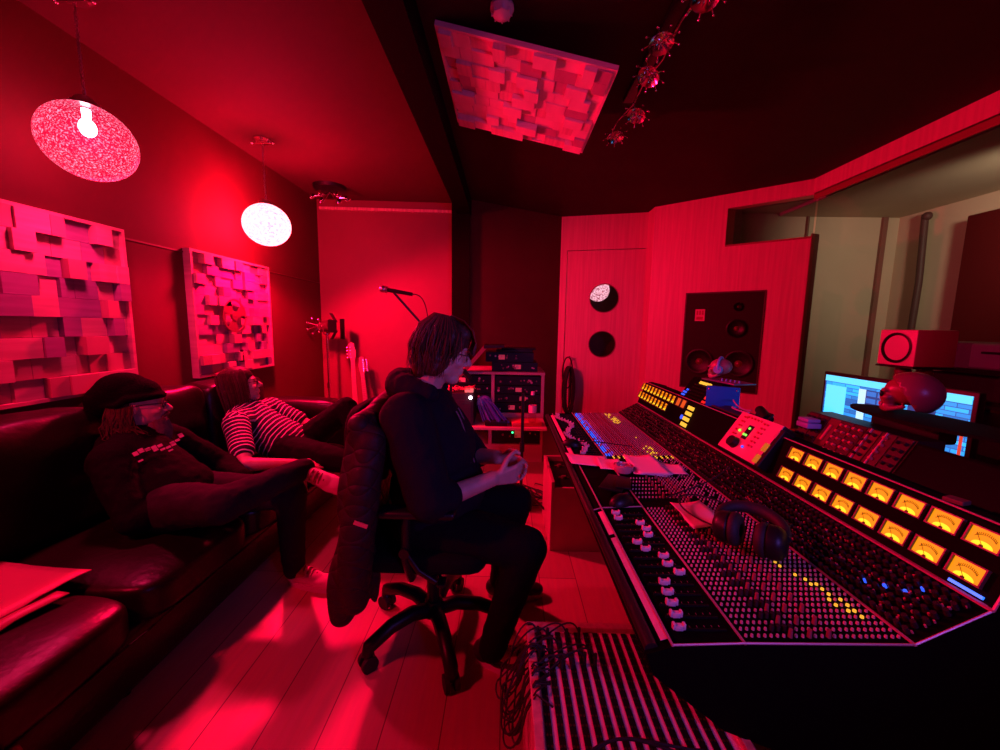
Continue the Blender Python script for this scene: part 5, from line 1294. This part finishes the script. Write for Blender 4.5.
# water bottle
t = thing('water_bottle', 'clear plastic water bottle with a pale cap on the studio desk shelf', 'bottle', (.235, 3.36, .432))
build(MB().lathe([(0, .0), (.03, .0), (.034, .01), (.034, .08), (.031, .085), (.034, .09), (.034, .16), (.028, .2), (.014, .23), (.013, .25)], (.235, 3.36, .468), (0, 0, 1), 24), 'bottle_body', glassy('bottle_plastic', (.9, .8, .85)), t, 50)
build(MB().cyl((.235, 3.36, .71), (.235, 3.36, .74), .016, n=16), 'bottle_cap', white, t, 40)
build(MB().cyl((.235, 3.36, .555), (.235, 3.36, .62), .0346, n=24, cap=False), 'bottle_label', mat('bottle_label', (.75, .5, .55), .5), t, 50)
# ------------------------------------------------------------------ boom microphone behind the seated man
t = thing('boom_microphone_stand', 'tall black boom stand behind the person in the desk chair', 'microphone stand', (-.42, 2.95, 0))
build(MB().cyl((-.42, 2.95, .02), (-.42, 2.95, 1.12), .011).cyl((-.42, 2.95, 0), (-.42, 2.95, .02), .13, n=28).cyl((-.42, 2.93, 1.10), (-.42, 2.97, 1.10), .022), 'pole', blackm, t, 50)
build(MB().cyl((-.30, 3.0, .92), (-.81, 2.78, 1.535), .008).cyl((-.28, 3.01, .89), (-.33, 2.985, .96), .02), 'boom_arm', blackm, t, 50)
t = thing('microphone', 'dark handheld microphone with a silver grille on the end of the boom arm', 'microphone', (-.82, 2.75, 1.53))
build(MB().cyl((-.83, 2.75, 1.535), (-.66, 2.76, 1.508), .015, .012, 20), 'microphone_body', blackm, t, 50)
build(MB().sph((-.862, 2.748, 1.54), (.026, .024, .024), 16).cyl((-.84, 2.749, 1.537), (-.834, 2.75, 1.536), .026), 'grille', steel, t, 50)
tag(build(MB().tube(bez((-.66, 2.76, 1.508), (-.56, 2.77, 1.52), (-.56, 2.82, 1.36), (-.58, 2.9, 1.18), 18) + bez((-.58, 2.9, 1.18), (-.6, 2.95, .8), (-.5, 2.97, .3), (-.45, 3.0, .01), 12)[1:], .0035, 6), 'microphone_cable', rubber, None, 60), 'thin cable hanging from the boom microphone', 'cable')
# ------------------------------------------------------------------ light stand, guitars
t = STD = thing('spotlight_stand', 'tall thin stand with a film spotlight and open barn doors in the back left corner', 'spotlight', (-1.83, 4.2, 0))
build(MB().cyl((-1.83, 4.2, .2), (-1.83, 4.2, 1.22), .012).cyl((-1.83, 4.2, .6), (-1.83, 4.2, .66), .019), 'pole', chrome, t, 50)
for k in range(3): a = k * 2.094 + .3; build(MB().tube([(-1.83, 4.2, .35), (-1.83 + .2 * math.cos(a), 4.2 + .15 * math.sin(a), .02)], .009, 8), 'leg', blackm, t, 60)
hd = build(MB().cyl((-1.88, 4.19, 1.26), (-1.76, 4.15, 1.28), .055, .065, 24).tube([(-1.83, 4.11, 1.27), (-1.83, 4.12, 1.19), (-1.83, 4.2, 1.17), (-1.83, 4.25, 1.19), (-1.83, 4.26, 1.27)], .007, 8).sph((-1.89, 4.19, 1.26), .05, 16), 'lamp_head', mat('spot_housing', (.12, .05, .05), .35, .4), t, 50)
for (c, d, ry, rz) in (((-1.72, 4.12, 1.36), (.005, .13, .10), -.5, .2), ((-1.72, 4.12, 1.18), (.005, .13, .10), .5, .2), ((-1.70, 4.04, 1.27), (.005, .09, .13), 0, -.7), ((-1.68, 4.24, 1.24), (.005, .11, .22), 0, .8)):
    build(MB().box(c, d, Matrix.Rotation(rz, 3, 'Z') @ Matrix.Rotation(ry, 3, 'Y')), 'barn_door', black, hd)
mb = MB()
for k in range(7): a = k * .9; p = V((-1.93 + .08 * math.cos(a), 4.12, 1.27 + .08 * math.sin(a))); mb.sph(p, .014, 10).tube([p, (-1.88, 4.15, 1.27)], .004, 5)
build(mb, 'clamp_knob', chrome, hd, 50)
STD.location.x -= .10
def guitar(name, label, bx, by, top, tilt, col, dark, flip=1):
    top = V(top); bot = V((bx, by, .02)); ax = (top - bot).normalized(); side = V((1, .15, 0)); side = (side - ax * side.dot(ax)).normalized(); nrm = side.cross(ax); 
    if nrm.y > 0: nrm = -nrm
    F = Matrix((side, ax, nrm)).transposed(); L = (top - bot).length
    P = lambda x, y, z=0: bot + F @ V((x, y * 1.0, z))
    t = thing(name, label, 'guitar', bot, 0, 'electric guitars leaning against the back wall')
    prof_ = [(0, 0), (.10, .01), (.16, .07), (.165, .15), (.125, .23), (.12, .28), (.15, .36), (.14, .43), (.09, .42), (.05, .37), (-.05, .37), (-.09, .44), (-.15, .46), (-.16, .38), (-.12, .29), (-.125, .22), (-.165, .14), (-.15, .05), (-.09, .01)]
    build(MB().prism([P(x, y, -.02) for x, y in prof_], F @ V((0, 0, .04))), 'body', mat(name + '_body' + label[:4], dark, .3, coat=.5), t)
    hy = L - .19
    nk = build(MB().prism([P(-.026, .37, .0), P(.026, .37, .0), P(.020, hy, .0), P(-.020, hy, .0)], F @ V((0, 0, .022))), 'neck', mat('maple_neck' + label[:4], col, .35), t)
    mb = MB()
    for k in range(19): yy = hy - (hy - .37) * (1 - .5 ** (k / 12)) * 1.5; mb.box(P(0, yy, .0235), (.044, .0022, .002), F)
    build(mb, 'fret', steel, nk)
    hs = [(-.020, hy), (-.030, hy + .02), (-.042, hy + .05), (-.038, hy + .10), (-.030, hy + .15), (-.036, hy + .175), (-.010, hy + .195), (.022, hy + .18), (.020, hy + .15), (.034, hy + .10), (.030, hy + .04), (.020, hy)]
    h = build(MB().prism([P(x * flip, y, .0) for x, y in hs], F @ V((0, 0, .016))), 'headstock', MATS['maple_neck' + label[:4]], t)
    for k in range(4 if flip > 0 else 6): q = hy + .03 + k * (.037 if flip > 0 else .024); build(MB().cyl(P(-.02 * flip, q, .016), P(-.02 * flip, q, .026), .007, n=12).box(P(-.055 * flip, q, .008), (.022, .016, .008), F, .003), 'tuning_peg', chrome, h, 40)
    mb = MB()
    for k in range(4): x = -.015 + .01 * k; mb.tube([P(x * 1.3, .10, .03), P(x, hy, .028)], .0008, 4)
    build(mb, 'string', steel, t); build(MB().box(P(0, .10, .026), (.08, .03, .012), F, .003).box(P(0, .22, .024), (.08, .035, .01), F, .003), 'pickup', black, t)
    return t
guitar('bass_guitar', 'pale necked bass guitar leaning at the left, headstock highest', -1.60, 4.12, (-1.695, 4.28, 1.09), 0, (.45, .24, .17), (.3, .08, .06), 1)
guitar('electric_guitar', 'dark necked electric guitar leaning beside the pale bass', -1.48, 4.16, (-1.625, 4.34, .93), 0, (.28, .12, .09), (.03, .01, .012), -1)
# cable loops hanging on the front wall
hk = tag(build(MB().cyl((.80, 5.06, .92), (.80, 4.99, .925), .007).sph((.80, 4.985, .925), .012, 10), 'wall_hook', chrome, None, 50), 'chrome hook on the pale wall left of the door handle', 'hook')
rr_ = random.Random(6)
for i in range(9):
    w = rr_.uniform(.022, .075); zt = .80 if i else .92; hgt = (.28 + .05 * rr_.random()) if i else .2
    pts = []
    for k in range(30):
        a = 2 * PI * k / 30
        pts.append((.80 + .004 * (i - 4) + w * math.sin(a), 4.995 - i * .007, zt - hgt * (1 - math.cos(a))))
    tag(build(MB().tube(pts, .0085, 6, True), 'coiled_cable', rubber, None, 60), 'long loops of black cable hanging from the hook beside the door', 'cable', 'cable loops on the door wall hook')
mb = MB()
chain(mb, [(-1.14, .80, .02), (-1.145, .80, .14), (-1.15, .81, .21)], [.075, .06, .03]); chain(mb, [(-1.15, .81, .2), (-1.165, .80, .265)], [.025, .012]); chain(mb, [(-1.13, .80, .2), (-1.11, .79, .235)], [.022, .012])
o = remesh(build(mb, 'paper_bag', mat('red_bag', (.35, .12, .12), .6), None, 180), .007, 2, .03, .05)
tag(o, 'crumpled small bag standing on the floor before the sofa, at the bottom left edge', 'bag')
# things on the sofa
sheet('magazine', 'open pale magazine lying on the near sofa seat', 'magazine', [(-1.86, 1.0), (-1.46, .96), (-1.42, 1.235), (-1.80, 1.27)], .436, mat('magazine_cover', (.42, .16, .17), .5), seed=4, th=.003)
sheet('magazine', 'dark magazine under the pale one on the near sofa seat', 'magazine', [(-1.88, .92), (-1.42, .88), (-1.38, 1.13), (-1.82, 1.2)], .428, mat('dark_cover', (.25, .08, .08), .4), seed=9, th=.004)
#@@END
SC.view_settings.view_transform = 'Standard'; SC.view_settings.look = 'None'; SC.view_settings.gamma = 1; SC.view_settings.use_curve_mapping = False
SC.view_settings.exposure = 0
w = bpy.data.worlds.new('world'); SC.world = w; w.use_nodes = True
w.node_tree.nodes['Background'].inputs[0].default_value = (.0, .0, .0, 1)
L = bpy.data.lights.new('added_blue_fill', 'AREA'); L.energy = 3.8; L.spread = math.radians(75); L.color = (.28, .13, 1); L.size = .5; L.shape = 'SQUARE'  # added blue-violet fill from behind the camera, no screen stands there
o = bpy.data.objects.new('added_blue_fill', L); COL.objects.link(o); o.location = (1.0, -.45, 1.5); o.rotation_euler = V((-1.0, 2.3, -.35)).to_track_quat('-Z', 'Y').to_euler()
L = bpy.data.lights.new('booth_light', 'SPOT'); L.energy = 110; L.color = (1, .52, .36); L.shadow_soft_size = .1; L.spot_size = 1.6; L.spot_blend = 1
o = bpy.data.objects.new('booth_light', L); COL.objects.link(o); o.location = (3.2, 2.3, 2.3); o.rotation_euler = V((.55, 1, -.2)).to_track_quat('-Z', 'Y').to_euler()
